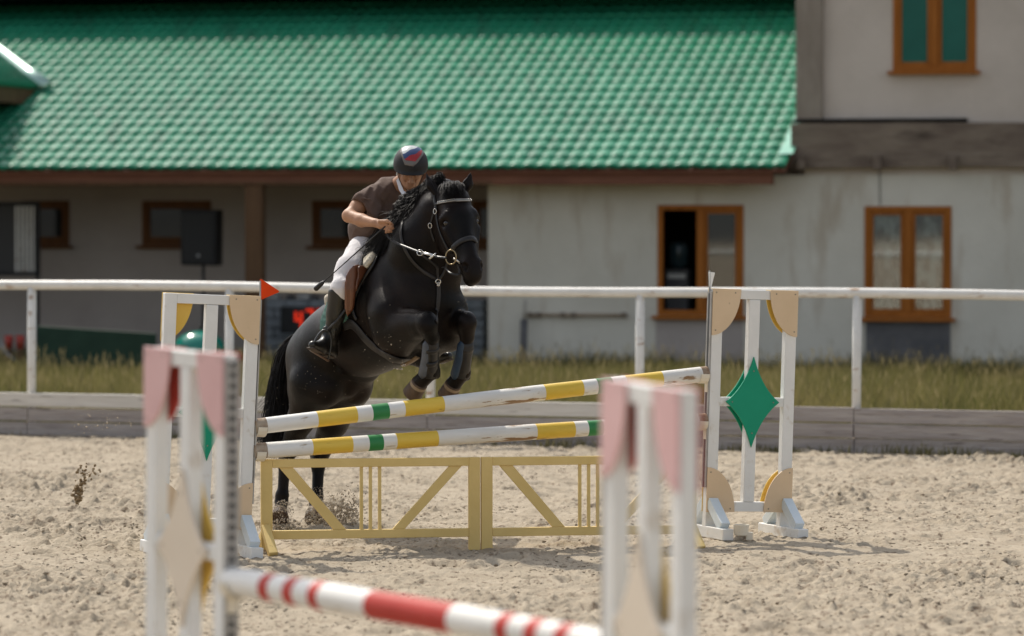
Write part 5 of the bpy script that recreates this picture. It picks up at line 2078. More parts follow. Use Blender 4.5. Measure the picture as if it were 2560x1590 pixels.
# sleeve: wide at the cuff
r_(SHR, (862, 490, 25.28), 0.070, 0.082, 0.03, f=sfld)
r_((886, 458, 25.34), (856, 470, 25.24), 0.040, 0.034, 0.03, f=sfld)
r_((884, 495, 25.28), (880, 512, 25.24), 0.055, 0.045, 0.03, f=sfld)
r_((968, 474, 25.60), (1000, 515, 25.62), 0.066, 0.072, 0.03, f=sfld)
# folds
for a, b_, rr in (((886, 520, 25.36), (915, 500, 25.34), 0.010), ((868, 535, 25.53), (905, 528, 25.42), 0.012), ((862, 556, 25.56), (900, 560, 25.46), 0.012), ((880, 445, 25.29), (866, 468, 25.21), 0.009),
                  ((895, 452, 25.29), (884, 486, 25.22), 0.008), ((855, 470, 25.17), (880, 475, 25.20), 0.008), ((905, 470, 25.33), (898, 505, 25.33), 0.009)):
    r_(a, b_, rr, rr * 0.6, 0.02, f=sfld)
# open cuff and hem
cd = (Vector(h(*ELR)) - Vector(h(*SHR))).normalized()
cp = Vector(h(856, 492, 25.26))
X_, Y_, Z_ = np.meshgrid(*[sfld.lo[k] + sfld.h * np.arange(sfld.n[k]) for k in range(3)], indexing='ij', sparse=True)
near = ((X_ - cp.x) ** 2 + (Y_ - cp.y) ** 2 + (Z_ - cp.z) ** 2) < 0.16 ** 2
dcut = ((X_ - cp.x) * cd.x + (Y_ - cp.y) * cd.y + (Z_ - cp.z) * cd.z)
sfld.F = np.where(near, np.maximum(sfld.F, dcut - 0.012), sfld.F).astype(np.float32)
sfld.cone(np.array(cp - cd * 0.07), np.array(cp + cd * 0.06), 0.056, 0.070, 0.006, '-')
sfld.cut(h(876, 592, 25.70), (0.10, -0.35, -1.0))
# neckline
sfld.cone(h(940, 450, 25.47), rp(0, 0.02, -0.06), 0.050, 0.060, 0.01, '-')
from mathutils import noise as mnoise


def wrinkle(o, dirs, amp, freq):
    """press soft cloth folds into a mesh, running along the given directions"""
    me = o.data
    n_ = len(me.vertices)
    nr_ = [v.normal.copy() for v in me.vertices]
    for i in range(n_):
        v = me.vertices[i]
        p = v.co
        d = 0.0
        for (ax, bx), w in zip(dirs, (1.0, 0.7, 0.5)):
            q = Vector((p.dot(ax) * freq * 0.28, p.dot(bx) * freq, (p.x - p.y) * freq * 0.25))
            r1 = mnoise.noise(q)
            d += w * (0.5 - abs(r1) * 1.6)
        v.co = p + nr_[i] * (d * amp)
    me.update()


sh_o = field_obj(sfld, "shirt", M_shirt, rider, RB, 1)
wrinkle(sh_o, [(Vector((0.6, 0, 0.8)), Vector((0.8, 0.2, -0.6))), (Vector((-0.7, 0, 0.7)), Vector((0.7, 0.2, 0.7)))], 0.007, 17)
# collar: band and two leaves
cl_c = Vector(h(944, 447, 25.44))
cn = (Vector(rp(0, -0.01, -0.04)) - Vector(h(936, 455, 25.47))).normalized()
m = MB()
m.add(*torus(cl_c, cn, 0.064, 0.060, 0.010, 24, 8, up=(0, -1, 0.2)))
co = m.build("collar", M_collar, rider, smooth=True, off=RB)
for tri in (((1325, 420), (1345, 395), (1395, 520), (1448, 545), (1398, 582), (1352, 510)),):
    pts = [Vector(h(*z1(*p), 25.31 - 0.0006 * (p[1] - 400))) for p in tri]
    m = MB()
    n = len(pts)
    back = [p + Vector((0.002, 0.008, 0)) for p in pts]
    m.add(pts + back, [tuple(range(n)), tuple(range(2 * n - 1, n - 1, -1))] + [((i + 1) % n, i, i + n, (i + 1) % n + n) for i in range(n)])
    m.build("collar_leaf", M_collar, co, off=RB)
l = Vector(h(*z1(1397, 566), 25.195))
m = MB()
m.tube([l, l + Vector((0, -0.004, 0))], 0.005, 8)
m.build("button", M_metaldark if 'M_metaldark' in globals() else M_leather, co, off=RB)

# ---- breeches
bf = Field(np.array((gx(775, 25.3), 25.05, 1.42)), np.array((gx(1010, 25.7), 26.05, 2.12)), 0.0066)
r_((876, 572, 25.71), (872, 600, 25.72), 0.122, 0.125, 0.04, f=bf)
r_((868, 602, 25.58), (836, 645, 25.38), 0.126, 0.106, 0.05, f=bf)
r_((836, 645, 25.38), (812, 686, 25.28), 0.106, 0.070, 0.04, f=bf)
r_((814, 686, 25.26), (808, 715, 25.30), 0.072, 0.060, 0.03, f=bf)
r_((905, 600, 25.82), (985, 690, 25.95), 0.105, 0.070, 0.05, f=bf)
for a, b_ in (((868, 575, 25.55), (900, 588, 25.52)), ((855, 588, 25.52), (888, 604, 25.50)), ((832, 625, 25.31), (856, 640, 25.30)), ((820, 668, 25.21), (834, 680, 25.22))):
    r_(a, b_, 0.007, 0.004, 0.018, f=bf)
bf.cut(h(876, 556, 25.70), (-0.08, 0.25, 1.0))
br_o = field_obj(bf, "breeches", M_breech, rider, RB, 1)
wrinkle(br_o, [(Vector((0.9, 0, -0.3)), Vector((0.3, 0.1, 0.95)))], 0.005, 20)


# ---- boots
def boot(top, mid, ank, heel, toe, name, big=1.0):
    lo = np.min([h(*p) for p in (top, mid, ank, heel, toe)], 0) - 0.14
    hi = np.max([h(*p) for p in (top, mid, ank, heel, toe)], 0) + 0.14
    f = Field(lo, hi, 0.0066)
    r_(top, mid, 0.080 * big, 0.068 * big, 0.02, f=f)
    r_(mid, ank, 0.064 * big, 0.046 * big, 0.02, f=f)
    hl, te, an = Vector(h(*heel)), Vector(h(*toe)), Vector(h(*ank))
    r_(ank, heel, 0.046, 0.036, 0.02, f=f)
    f.cone(np.array(an.lerp(te, 0.12)), np.array(hl.lerp(te, 0.55) + Vector((0, 0, 0.015))), 0.046, 0.036, 0.03)
    f.cone(np.array(hl), np.array(hl.lerp(te, 0.6)), 0.035, 0.040, 0.03)
    f.cone(np.array(hl.lerp(te, 0.6)), np.array(te), 0.040, 0.028, 0.03)
    # ankle creases
    for q in (0.25, 0.5, 0.75):
        c = Vector(h(*mid)).lerp(an, 0.55 + 0.4 * q)
        f.cone(np.array(c + Vector((-0.055, -0.03, 0.01))), np.array(c + Vector((0.02, -0.055, -0.01))), 0.009, 0.006, 0.012)
    f.cut(np.array(h(*top)) + np.array((0, 0, 0.012)), (0.02, 0.1, 1.0))
    bo = field_obj(f, name, M_boot, rider, RB, 1)
    # sole following the foot
    d = te - hl
    dn = Vector((d.z * d.x, d.z * d.y, -(d.x ** 2 + d.y ** 2))).normalized()
    m = MB()
    pts = [hl + dn * 0.034 + d * 0.0, hl + dn * 0.034 + d * 0.2, hl.lerp(te, .6) + dn * 0.038, te + dn * 0.024 + d * 0.09]
    m.tube(pts, 0.03, 10, flat=(0.060, 0.012), up=[tuple(-dn)] * 4)
    m.build("sole", M_sole, bo, smooth=True, off=RB)
    return bo, dn


b1, dn1 = boot((809, 693, 25.28), (800, 745, 25.33), (786, 802, 25.38), (789, 838, 25.42), (743, 820, 25.20), "boot")
b2, dn2 = boot((1000, 740, 25.95), (1010, 780, 25.95), (1030, 818, 25.90), (1026, 852, 25.90), (1066, 846, 25.76), "boot", 0.9)


# ---- stirrups (part of the saddle)
def stirrup(top, foot, wdir, dn, h_, w_, leather_from=None):
    T, C = Vector(h(*top)), Vector(h(*foot))
    m = MB()
    pts = []
    for k in range(13):
        a = PI * (k / 12)
        pts.append(C + wdir * (w_ * math.cos(a)) + (T - C) * (math.sin(a) ** 0.8))
    m.tube(pts, 0.007, 8)
    st = m.build("stirrup", M_metaldark2, sad, smooth=True, off=HBASE)
    fdir = wdir.cross(T - C).normalized()
    m = MB()
    m.tube([C - wdir * (w_ + .004), C + wdir * (w_ + .004)], 0.01, 8, flat=(0.062, 0.014), up=[tuple((T - C).normalized())] * 2)
    m.build("tread", M_tread, st, smooth=True, off=HBASE)
    if leather_from:
        pp = [Vector(h(*q)) for q in leather_from] + [T]
        MB().tube(pp, 0.01, 8, flat=(0.024, 0.006), up=[(-0.75, -0.65, 0)] * len(pp)).build("stirrup_leather", M_leather, st, smooth=True, off=HBASE)


M_metaldark2 = pm("stirrup_metal", (0.03, 0.03, 0.03), rough=0.3, spec=0.6)
M_tread = pm("stirrup_tread", (0.10, 0.055, 0.032), rough=0.45)
stirrup((*z6(350, 1005), 25.30), (*z6(262, 1285), 25.29), Vector((0.82, 0.25, -0.52)).normalized(), dn1, 0.14, 0.064,
        [(*z6(600, 640), 25.24), (*z6(540, 780), 25.24), (*z6(440, 910), 25.27)])
stirrup((1060, 800, 25.86), (1046, 858, 25.84), Vector((0.80, -0.2, 0.40)).normalized(), dn2, 0.13, 0.064)

# ---- helmet
hf2 = Field(np.array(HC) - 0.21, np.array(HC) + 0.21, 0.0055)
hf2.ell(rp(0, -0.015, 0.040), (0.110, 0.132, 0.105), HAX, 0.0)
hf2.ell(rp(0, -0.02, 0.005), (0.107, 0.125, 0.10), HAX, 0.03)
pc_ = np.array(rp(0, 0.055, 0.012))
hf2.ell(pc_, (0.088, 0.098, 0.020), HAX, 0.02)                       # visor
hf2.cut(rp(0, 0.05, -0.004), tuple(-hup + hfw * 0.25))
hf2.ell(rp(0, -0.01, -0.03), (0.088, 0.10, 0.11), HAX, 0.01, '-')
hel = field_obj(hf2, "helmet", M_helmet, rider, RB, 1)
ev = np.empty(len(hel.data.vertices) * 3, np.float32)
hel.data.vertices.foreach_get("co", ev)
ev = ev.reshape(-1, 3) + np.array(RB, np.float32)
ebvh = BVHTree.FromPolygons([tuple(p) for p in ev], [tuple(p.vertices) for p in hel.data.polygons])


def on_helmet(x, y):
    d = ray(x, y).normalized()
    loc, nrm, i, dist = ebvh.ray_cast(CAMP + d * 20, d)
    if loc is None:
        loc, nrm, i, dist = ebvh.find_nearest(Vector(at(x, y, 25.15)))
    return loc, nrm


M_hgrey = pm("helmet_trim", (0.13, 0.115, 0.105), rough=0.35, spec=0.5)
M_fw = pm("emblem_white", (0.62, 0.64, 0.63), (0.40, 0.44, 0.44), scale=60, rough=0.25, spec=0.5)
M_fb = pm("emblem_blue", (0.020, 0.045, 0.13), (0.03, 0.06, 0.16), scale=60, rough=0.25, spec=0.5)
M_fr = pm("emblem_red", (0.36, 0.022, 0.025), (0.27, 0.016, 0.02), scale=60, rough=0.25, spec=0.5)
out_p = [z1(*p) for p in ((1366, 150), (1372, 118), (1410, 98), (1462, 90), (1520, 96), (1570, 118), (1588, 150), (1575, 185), (1522, 258), (1485, 290), (1408, 275), (1388, 225))]
in_p = [z1(*p) for p in ((1382, 150), (1388, 122), (1425, 106), (1470, 102), (1520, 108), (1558, 126), (1568, 152), (1555, 182), (1505, 242), (1418, 232), (1398, 205))]


patch_on(out_p, "helmet_trim", M_hgrey, hel, on_helmet, 0.001, 0.004, 2.0, off=RB, smooth_it=1)
# stripes run down to the left: white above, blue across, red below
def stripe3(x, y):
    X, Y = (x * K - 640) * 3.78, (y * K - 340) * 3.78
    v = (Y - 165) + 0.48 * (X - 1470) + 5 * math.sin(X * 0.07)
    return 0 if v < -28 else (1 if v < 22 else 2)


patch_on(in_p, "helmet_emblem", [M_fw, M_fb, M_fr], hel, on_helmet, 0.004, 0.004, 0.8, off=RB, mi=stripe3, smooth_it=1)
# chin straps
for s in (-1, 1):
    pts = [rp(s * 0.094, 0.0, 0.0), rp(s * 0.086, 0.005, -0.04), rp(s * 0.066, 0.02, -0.085), rp(s * 0.022, 0.062, -0.128)]
    MB().tube([Vector(p) for p in pts], 0.01, 6, flat=(0.014, 0.004), up=[tuple(hrt * s)] * 4).build("chin_strap", M_leather, hel, smooth=True, off=RB)
m = MB()
m.add(*torus(Vector(rp(-0.088, 0.012, -0.035)), (-0.8, -0.6, 0), 0.006, 0.010, 0.0025, 10, 5))
m.build("strap_buckle", M_steel, hel, smooth=True, off=RB)

# ---- whip in the right hand
wp = empty("riding_whip", tuple(at(*z1(1165, 905), 24.92)))
tag(wp, "thin black riding whip held in the rider's right hand", "whip")
wb = tuple(wp.location)
pts = [Vector(h(*z1(*p), Y)) for p, Y in (((1262, 820), 24.90), ((1165, 905), 24.93), ((1000, 1055), 25.0), ((800, 1235), 25.08), ((645, 1372), 25.14))]
MB().tube(pts, [0.007, 0.006, 0.0048, 0.004, 0.0035], 8).build("shaft", M_leather, wp, smooth=True, off=wb)
a, b_ = Vector(h(*z1(648, 1370), 25.14)), Vector(h(*z1(556, 1452), 25.17))
d = (b_ - a)
MB().tube([a, a + d * .12, a + d * .3, a + d * .9, b_, b_ + d * .04], [0.006, 0.010, 0.015, 0.018, 0.012, 0.003], 10, up=[(0, -1, 0)] * 6).build("keeper", M_leather, wp, smooth=True, off=wb)
# ================================================================== things by the stable
def wl(lx, ly, z=0.0):
    """facade coordinates -> world"""
    return Vector((lx * CP + ly * SP, YE - lx * SP + ly * CP, z))


def prop(name, label, cat, lx, ly, z=0.0, rot=0.0, group=None):
    r_ = empty(name, tuple(wl(lx, ly, z)), (0, 0, -PSI + rot))
    return tag(r_, label, cat, group)


# loudspeaker on its stand
LS = 1.0
x0, x1 = fx(437, LS), fx(523, LS)
z0, z1_ = fz(480, 630, LS), fz(480, 499, LS)
sp = prop("loudspeaker", "black loudspeaker box on a pole under the porch roof", "loudspeaker", (x0 + x1) / 2, LS)
w_ = (x1 - x0) / 2
M_black = pm("black_plastic", (0.010, 0.010, 0.011), (0.016, 0.016, 0.017), scale=14, rough=0.55, spec=0.3)
MB().prism([(-w_, z0), (w_ * 0.96, z0 - 0.01), (w_, z1_), (-w_, z1_ + 0.01)], -0.16, 0.16).build("cabinet", M_black, sp, bevel=0.02)
MB().box(-w_ * 0.82, w_ * 0.82, -0.172, -0.162, z0 + 0.06, z1_ - 0.05).build("grille", pm("speaker_grille", (0.008, 0.008, 0.008), (0.02, 0.02, 0.02), scale=200, rough=0.7), sp)
m = MB()
m.tube([(0.0, -0.174, z0 + 0.13), (0.0, -0.176, z0 + 0.13)], 0.022, 12)
m.build("badge", M_metalgrey, sp)
MB().tube([(0.02, 0, 0.55), (0.02, 0, z0 + 0.01)], 0.022, 10).build("pole", M_metaldark, sp, smooth=True)
for a in (0.4, 2.5, 4.6):
    MB().tube([(0.02, 0, 0.62), (0.02 + 0.5 * math.cos(a), 0.5 * math.sin(a), 0.02)], 0.015, 8).build("leg", M_metaldark, sp, smooth=True)

# barred shutter standing open at the far left
LB = 1.3
sb = prop("barred_shutter", "dark framed shutter with grey bars at the left edge", "shutter", fx(40, LB), LB)
xa, xb = fx(-30, LB) - fx(40, LB), fx(94, LB) - fx(40, LB)
za, zb = fz(40, 656, LB), fz(40, 479, LB)
m = MB()
f_ = 0.06
m.box(xa, xa + f_, -0.03, 0.03, za, zb)
m.box(xb - f_, xb, -0.03, 0.03, za, zb)
m.box(xa + f_, xb - f_, -0.028, 0.028, zb - f_, zb - .001)
m.box(xa + f_, xb - f_, -0.028, 0.028, za + .001, za + f_)
m.build("frame", M_black, sb)
for k in range(5):
    xx = xa + f_ + (xb - xa - 2 * f_) * (0.52 + 0.48 * (k + 0.5) / 5)
    MB().box(xx - 0.013, xx + 0.013, -0.012, 0.012, za + f_, zb - f_).build("bar", M_fwhite, sb)
MB().box(xa + f_, xb - f_, 0.018, 0.022, za + f_, zb - f_).build("backing", pm("dark_sheet", (0.03, 0.03, 0.03), rough=0.6), sb)
for xx in (xa + 0.03, xb - 0.03):
    MB().box(xx - 0.02, xx + 0.02, -0.02, 0.02, -0.02, za).build("leg", M_black, sb)

# dark green slanting board in the grass, left
LG = -2.0
gb_ = prop("green_board", "long dark green board leaning in the grass before the porch", "board", fx(230, LG), LG)
xm = fx(230, LG)
pts = [(fx(84, LG) - xm, 0.0), (fx(370, LG) - xm, 0.0), (fx(370, LG) - xm, fz(370, 792, LG)), (fx(88, LG) - xm, fz(88, 774, LG))]
MB().prism(pts, -0.03, 0.03).build("panel", pm("dark_green_paint", (0.010, 0.035, 0.020), (0.016, 0.048, 0.028), scale=3, rough=0.6, spec=0.3), gb_, bevel=0.01)
for xx in (fx(120, LG) - xm, fx(340, LG) - xm):
    MB().box(xx - 0.04, xx + 0.04, 0.032, 0.10, 0.0, 0.5).build("prop", M_postwood, gb_)

# green domed lid
LD = -1.4
xd = fx(473, LD)
zd0, zd1 = fz(473, 838, LD), fz(473, 786, LD)
rd = (fx(535, LD) - fx(411, LD)) / 2
dm = prop("domed_bin", "glossy green domed bin seen through the left jump standard", "bin", xd, LD)
prof = [(rd * 0.86, 0.0), (rd * 0.92, zd0 - 0.03)]
MB().lathe(prof, 28).build("tub", pm("dark_tub", (0.02, 0.05, 0.04), rough=0.5), dm, smooth=True)
prof = [(rd * 0.98, zd0 - 0.025), (rd, zd0 + 0.01)] + [(rd * math.cos(a), zd0 + 0.01 + (zd1 - zd0 - 0.01) * math.sin(a)) for a in np.linspace(0.15, 1.5, 9)]
MB().lathe(prof, 28).build("lid", pm("glossy_green", (0.012, 0.21, 0.155), (0.016, 0.235, 0.175), scale=3, rough=0.16, spec=0.6), dm, smooth=True)

# red buckets and a leaning stick at the far left
for k, xx in enumerate((20, 47)):
    b_ = prop("bucket", ("small red bucket at the left edge, nearer the frame" if k == 0 else "small red bucket at the left edge, nearer the fence post"), "bucket", fx(xx, -1.0), -1.0, group="red buckets in the grass")
    m = MB()
    zz = fz(xx, 808, -1.0)
    m.lathe([(0.045, zz - 0.12), (0.06, zz + 0.06), (0.052, zz + 0.06), (0.04, zz - 0.10)], 14)
    m.build("pail", pm("red_plastic", (0.36, 0.03, 0.015), rough=0.5), b_, smooth=True)
    MB().lathe([(0.055, 0.0), (0.05, zz - 0.13)], 12).build("stand", M_postwood, b_)
    m = MB()
    m.tube([(0.058 * math.cos(a), 0, zz + 0.055 + 0.05 * math.sin(a)) for a in np.linspace(0, PI, 9)], 0.004, 6)
    m.build("handle", M_metalgrey, b_)
p0, p1 = wl(fx(-10, -1.2), -1.2), wl(fx(48, -1.2), -1.2)
st = empty("stick", tuple(p1))
tag(st, "thin pale stick leaning in the grass at the left edge", "stick")
a_ = Vector((p0.x, p0.y, fz(-10, 805, -1.2))) - p1
MB().tube([a_, a_ * 0.5 + Vector((0, 0, .02)), Vector((0, 0, fz(48, 868, -1.2)))], [0.014, 0.016, 0.017], 8).build("shaft", M_metalgrey, st, smooth=True)
MB().tube([a_, a_ * 1.04], 0.018, 8).build("grip", M_postwood, st)

# pallets of grey blocks, two stacks
M_block = pm("grey_block", (0.17, 0.19, 0.205), (0.25, 0.27, 0.285), scale=5, rough=0.9, spec=0.15, bump=0.5, bscale=25)


def stack(xl, xr, yb, yt, ly, rows_, cols, label):
    a, b = fx(xl, ly), fx(xr, ly)
    zt_, z0_ = fz((xl + xr) / 2, yt, ly), 0.06
    r_ = prop("block_stack", label, "blocks", (a + b) / 2, ly, group="stacks of grey blocks under the porch")
    hh = (zt_ - z0_) / rows_
    for i in range(rows_):
        o_ = 0.5 if i % 2 else 0.0
        ww = (b - a) / cols
        for j in range(cols + (1 if o_ else 0)):
            xa_ = max(a, a + (j - o_) * ww)
            xb_ = min(b, a + (j + 1 - o_) * ww)
            jj = (random.random() - 0.5) * 0.03
            MB().box(xa_ - (a + b) / 2 + 0.004, xb_ - (a + b) / 2 - 0.004, jj, 0.4 + jj, z0_ + i * hh + 0.004, z0_ + (i + 1) * hh - 0.006).build("block", M_block, r_, bevel=0.015)
    return r_


stack(622, 790, 870, 712, 0.9, 7, 3, "stack of grey blocks behind the horse's croup, left of the horse")
stack(1030, 1150, 870, 712, 1.4, 7, 2, "stack of grey blocks behind the horse's chest, by the wall corner")
# red scoreboard
LQ = 0.55
xq0, xq1 = fx(668, LQ), fx(790, LQ)
zq0, zq1 = fz(730, 792, LQ), fz(730, 729, LQ)
xm = (xq0 + xq1) / 2
sc_ = prop("scoreboard", "black scoreboard with glowing red digits behind the horse's croup", "scoreboard", xm, LQ)
MB().box(xq0 - xm, xq1 - xm, -0.05, 0.05, zq0, zq1).build("case", M_black, sc_, bevel=0.01)
MB().box(-0.05, 0.05, -0.03, 0.03, 0.0, zq0).build("post", M_metaldark, sc_)
M_led = bpy.data.materials.new("red_led")
M_led.use_nodes = True
bb = M_led.node_tree.nodes["Principled BSDF"]
bb.inputs["Base Color"].default_value = (0.3, 0.01, 0.0, 1)
bb.inputs["Emission Color"].default_value = (1.0, 0.035, 0.004, 1)
bb.inputs["Emission Strength"].default_value = 0.5
SEG = {'4': "bcfg", '1': "bc", '0': "abcdef", '9': "abcdfg", '7': "abc"}


def digit(ch, cx_, w2_, zc_, h2_):
    """seven bar numeral: each lit bar a piece"""
    t_ = 0.035
    S_ = {'a': (-w2_, w2_, h2_ - t_, h2_), 'g': (-w2_, w2_, -t_ / 2, t_ / 2), 'd': (-w2_, w2_, -h2_, -h2_ + t_),
          'f': (-w2_, -w2_ + t_, t_ / 2 + .004, h2_ - t_ - .004), 'b': (w2_ - t_, w2_, t_ / 2 + .004, h2_ - t_ - .004),
          'e': (-w2_, -w2_ + t_, -h2_ + t_ + .004, -t_ / 2 - .004), 'c': (w2_ - t_, w2_, -h2_ + t_ + .004, -t_ / 2 - .004)}
    dg = MB()
    for s_ in SEG[ch]:
        a, b, c, d_ = S_[s_]
        dg.box(cx_ + a, cx_ + b, -0.056, -0.051, zc_ + c, zc_ + d_)
    dg.build("digit", M_led, sc_)


wq = xq1 - xq0
zc_ = (zq0 + zq1) / 2
h2_ = (zq1 - zq0) * 0.42
digit('4', xq0 - xm + wq * 0.36, 0.055, zc_, h2_)
digit('7', xq0 - xm + wq * 0.58, 0.055, zc_, h2_)
digit('9', xq0 - xm + wq * 0.80, 0.055, zc_, h2_)

# odds and ends on top of the left stack
for k, (xx, yy, ww, hh, mt) in enumerate(((655, 704, 22, 12, M_metalgrey), (690, 706, 18, 10, M_metaldark), (725, 700, 30, 14, M_metalgrey), (748, 707, 20, 9, M_metaldark))):
    lyb = 1.08
    c = fx(xx, lyb)
    z0_ = fz(706, 712, 0.9) + 0.0
    b_ = prop("tool_box", ("pale tool box at the left end on the grey blocks", "dark tool box second from the left on the grey blocks", "long pale tool box in the middle on the grey blocks", "dark tool box at the right end on the grey blocks")[k], "box", c, lyb, z0_, group="boxes on the block stack")
    hw = ww / 370
    MB().box(-hw, hw, -0.08, 0.08, 0.0, hh / 185).build("tray", mt, b_, bevel=0.01)
    MB().tube([(-hw * .5, 0, hh / 185), (-hw * .4, 0, hh / 185 + .03), (hw * .4, 0, hh / 185 + .03), (hw * .5, 0, hh / 185)], 0.006, 6).build("handle", M_metaldark, b_)

# hose pipe fixed to the wall and its stand pipe
hp_ = prop("wall_pipe", "thin brown pipe running along the wall below the eave", "pipe", fx(1365, LW), LW - 0.05)
xm = fx(1365, LW)
m = MB()
m.tube([(fx(1250, LW) - xm, 0, fz(1250, 748, LW)), (fx(1488, LW) - xm, 0, fz(1488, 749, LW))], 0.022, 10)
m.build("pipe", pm("pipe_tan", (0.30, 0.22, 0.15), (0.36, 0.28, 0.2), scale=6, rough=0.6), hp_, smooth=True)
for xx in (1262, 1282, 1340, 1365, 1485):
    c = fx(xx, LW) - xm
    MB().box(c - 0.03, c + 0.03, -0.03, 0.045, fz(xx, 749, LW) - 0.03, fz(xx, 749, LW) + 0.035).build("bracket", M_oldwood, hp_)
sp2 = prop("stand_pipe", "upright pipe with dark lower sleeve against the pale wall", "pipe", fx(1246, LW - 0.2), LW - 0.2)
MB().tube([(0, 0, 0.7), (0.02, 0, fz(1246, 712, LW - 0.2))], 0.022, 10).build("pipe", pm("pipe_pale", (0.40, 0.37, 0.32), rough=0.6), sp2, smooth=True)
MB().tube([(-0.02, 0, 0.0), (0, 0, 0.72)], 0.05, 12).build("sleeve", M_plinth, sp2, smooth=True)

# water cooler inside the open window
xw = fx(1613, LW + 0.9)
wc = prop("water_cooler", "water cooler with blue bottle inside the open window", "cooler", xw, LW + 0.9)
zt_ = fz(1613, 640, LW + 0.9)
MB().box(-0.15, 0.15, -0.14, 0.14, 0.0, zt_).build("cabinet", pm("cooler_grey", (0.10, 0.10, 0.105), rough=0.5), wc, bevel=0.015)
MB().lathe([(0.05, zt_), (0.13, zt_ + 0.07), (0.13, zt_ + 0.30), (0.11, zt_ + 0.35), (0.02, zt_ + 0.36)], 20).build("bottle", pm("blue_bottle", (0.035, 0.062, 0.075), rough=0.15, spec=0.5), wc, smooth=True)
MB().box(-0.12, 0.12, -0.15, -0.142, zt_ - 0.12, zt_ - 0.06).build("tap_panel", M_white, wc)

# ================================================================== grass (uncountable)
def blades(n, xr, yr, hmin, hmax, seed, dens=None, wid=0.008):
    r = np.random.RandomState(seed)
    X = xr[0] + (xr[1] - xr[0]) * r.rand(n)
    Y = yr[0] + (yr[1] - yr[0]) * r.rand(n)
    ok = dens(X, Y) > r.rand(n) if dens is not None else np.ones(n, bool)
    X, Y = X[ok], Y[ok]
    n = len(X)
    hgt = (hmin + (hmax - hmin) * r.rand(n) ** 1.6) * (0.65 + 0.7 * vnoise(X / 0.9, Y / 0.9, 21))
    hgt = hgt * (1 - 0.38 * np.clip((Y - 38.0) / 9.0, 0, 1))
    a = r.rand(n) * 2 * PI
    bend = (0.15 + 0.5 * r.rand(n)) * hgt
    wv = wid * (0.6 + 0.8 * r.rand(n))
    dx, dy = np.cos(a), np.sin(a)
    b = r.rand(n) * 2 * PI
    wx, wy = np.cos(b), np.sin(b) * 0.5
    z = np.full(n, 0.045)
    V = np.zeros((n, 5, 3), np.float32)
    for i, (t, w) in enumerate(((0, 1.0), (0.55, 0.8))):
        cx_ = X + dx * bend * t * t
        cy_ = Y + dy * bend * t * t
        cz_ = z + hgt * t
        V[:, 2 * i] = np.stack([cx_ - wx * wv * w, cy_ - wy * wv * w, cz_], 1)
        V[:, 2 * i + 1] = np.stack([cx_ + wx * wv * w, cy_ + wy * wv * w, cz_], 1)
    V[:, 4] = np.stack([X + dx * bend, Y + dy * bend, z + hgt * 0.96], 1)
    base = (np.arange(n) * 5)[:, None]
    F3 = np.concatenate([base + [0, 1, 3], base + [0, 3, 2], base + [2, 3, 4]], 0)
    return V.reshape(-1, 3), F3


def leaf_mat(name, c1, c2, scale):
    m = bpy.data.materials.new(name)
    m.use_nodes = True
    N, L = m.node_tree.nodes, m.node_tree.links
    b = N["Principled BSDF"]
    tc = N.new("ShaderNodeTexCoord")
    nz = N.new("ShaderNodeTexNoise")
    nz.inputs["Scale"].default_value = scale
    nz.inputs["Detail"].default_value = 3
    L.new(tc.outputs["Object"], nz.inputs["Vector"])
    cr = N.new("ShaderNodeValToRGB")
    cr.color_ramp.elements[0].position = 0.35
    cr.color_ramp.elements[1].position = 0.65
    cr.color_ramp.elements[0].color = (*c1, 1)
    cr.color_ramp.elements[1].color = (*c2, 1)
    L.new(nz.outputs["Fac"], cr.inputs["Fac"])
    L.new(cr.outputs["Color"], b.inputs["Base Color"])
    b.inputs["Roughness"].default_value = 0.6
    b.inputs["Specular IOR Level"].default_value = 0.25
    tr = N.new("ShaderNodeBsdfTranslucent")
    L.new(cr.outputs["Color"], tr.inputs["Color"])
    mx = N.new("ShaderNodeMixShader")
    mx.inputs[0].default_value = 0.45
    L.new(b.outputs[0], mx.inputs[1])
    L.new(tr.outputs[0], mx.inputs[2])
    L.new(mx.outputs[0], N["Material Output"].inputs["Surface"])
    return m


M_grass = leaf_mat("meadow_grass", (0.10, 0.105, 0.030), (0.235, 0.20, 0.080), 1.1)
M_straw = leaf_mat("dry_seed_stalk", (0.22, 0.185, 0.085), (0.32, 0.26, 0.13), 2.0)


def beyond(X, Y):
    return ((Y > fence_y(X) + 0.2) & (X * SP + (Y - YE) * CP < 2.3)).astype(float) * np.where(X * CP - (Y - YE) * SP > XC - .1, (X * SP + (Y - YE) * CP < LW - 0.03), 1.0)


V, F = blades(200000, (-8, 8), (33.0, 53.0), 0.10, 0.46, 31, beyond, 0.006)
gr_ = link("grass", np_mesh("grass", V, F), M_grass)
tag(gr_, "tall unmown meadow grass between fence and stable", kind="stuff")
V, F = blades(5200, (-8, 8), (33.0, 52.0), 0.26, 0.62, 32, beyond, 0.0022)
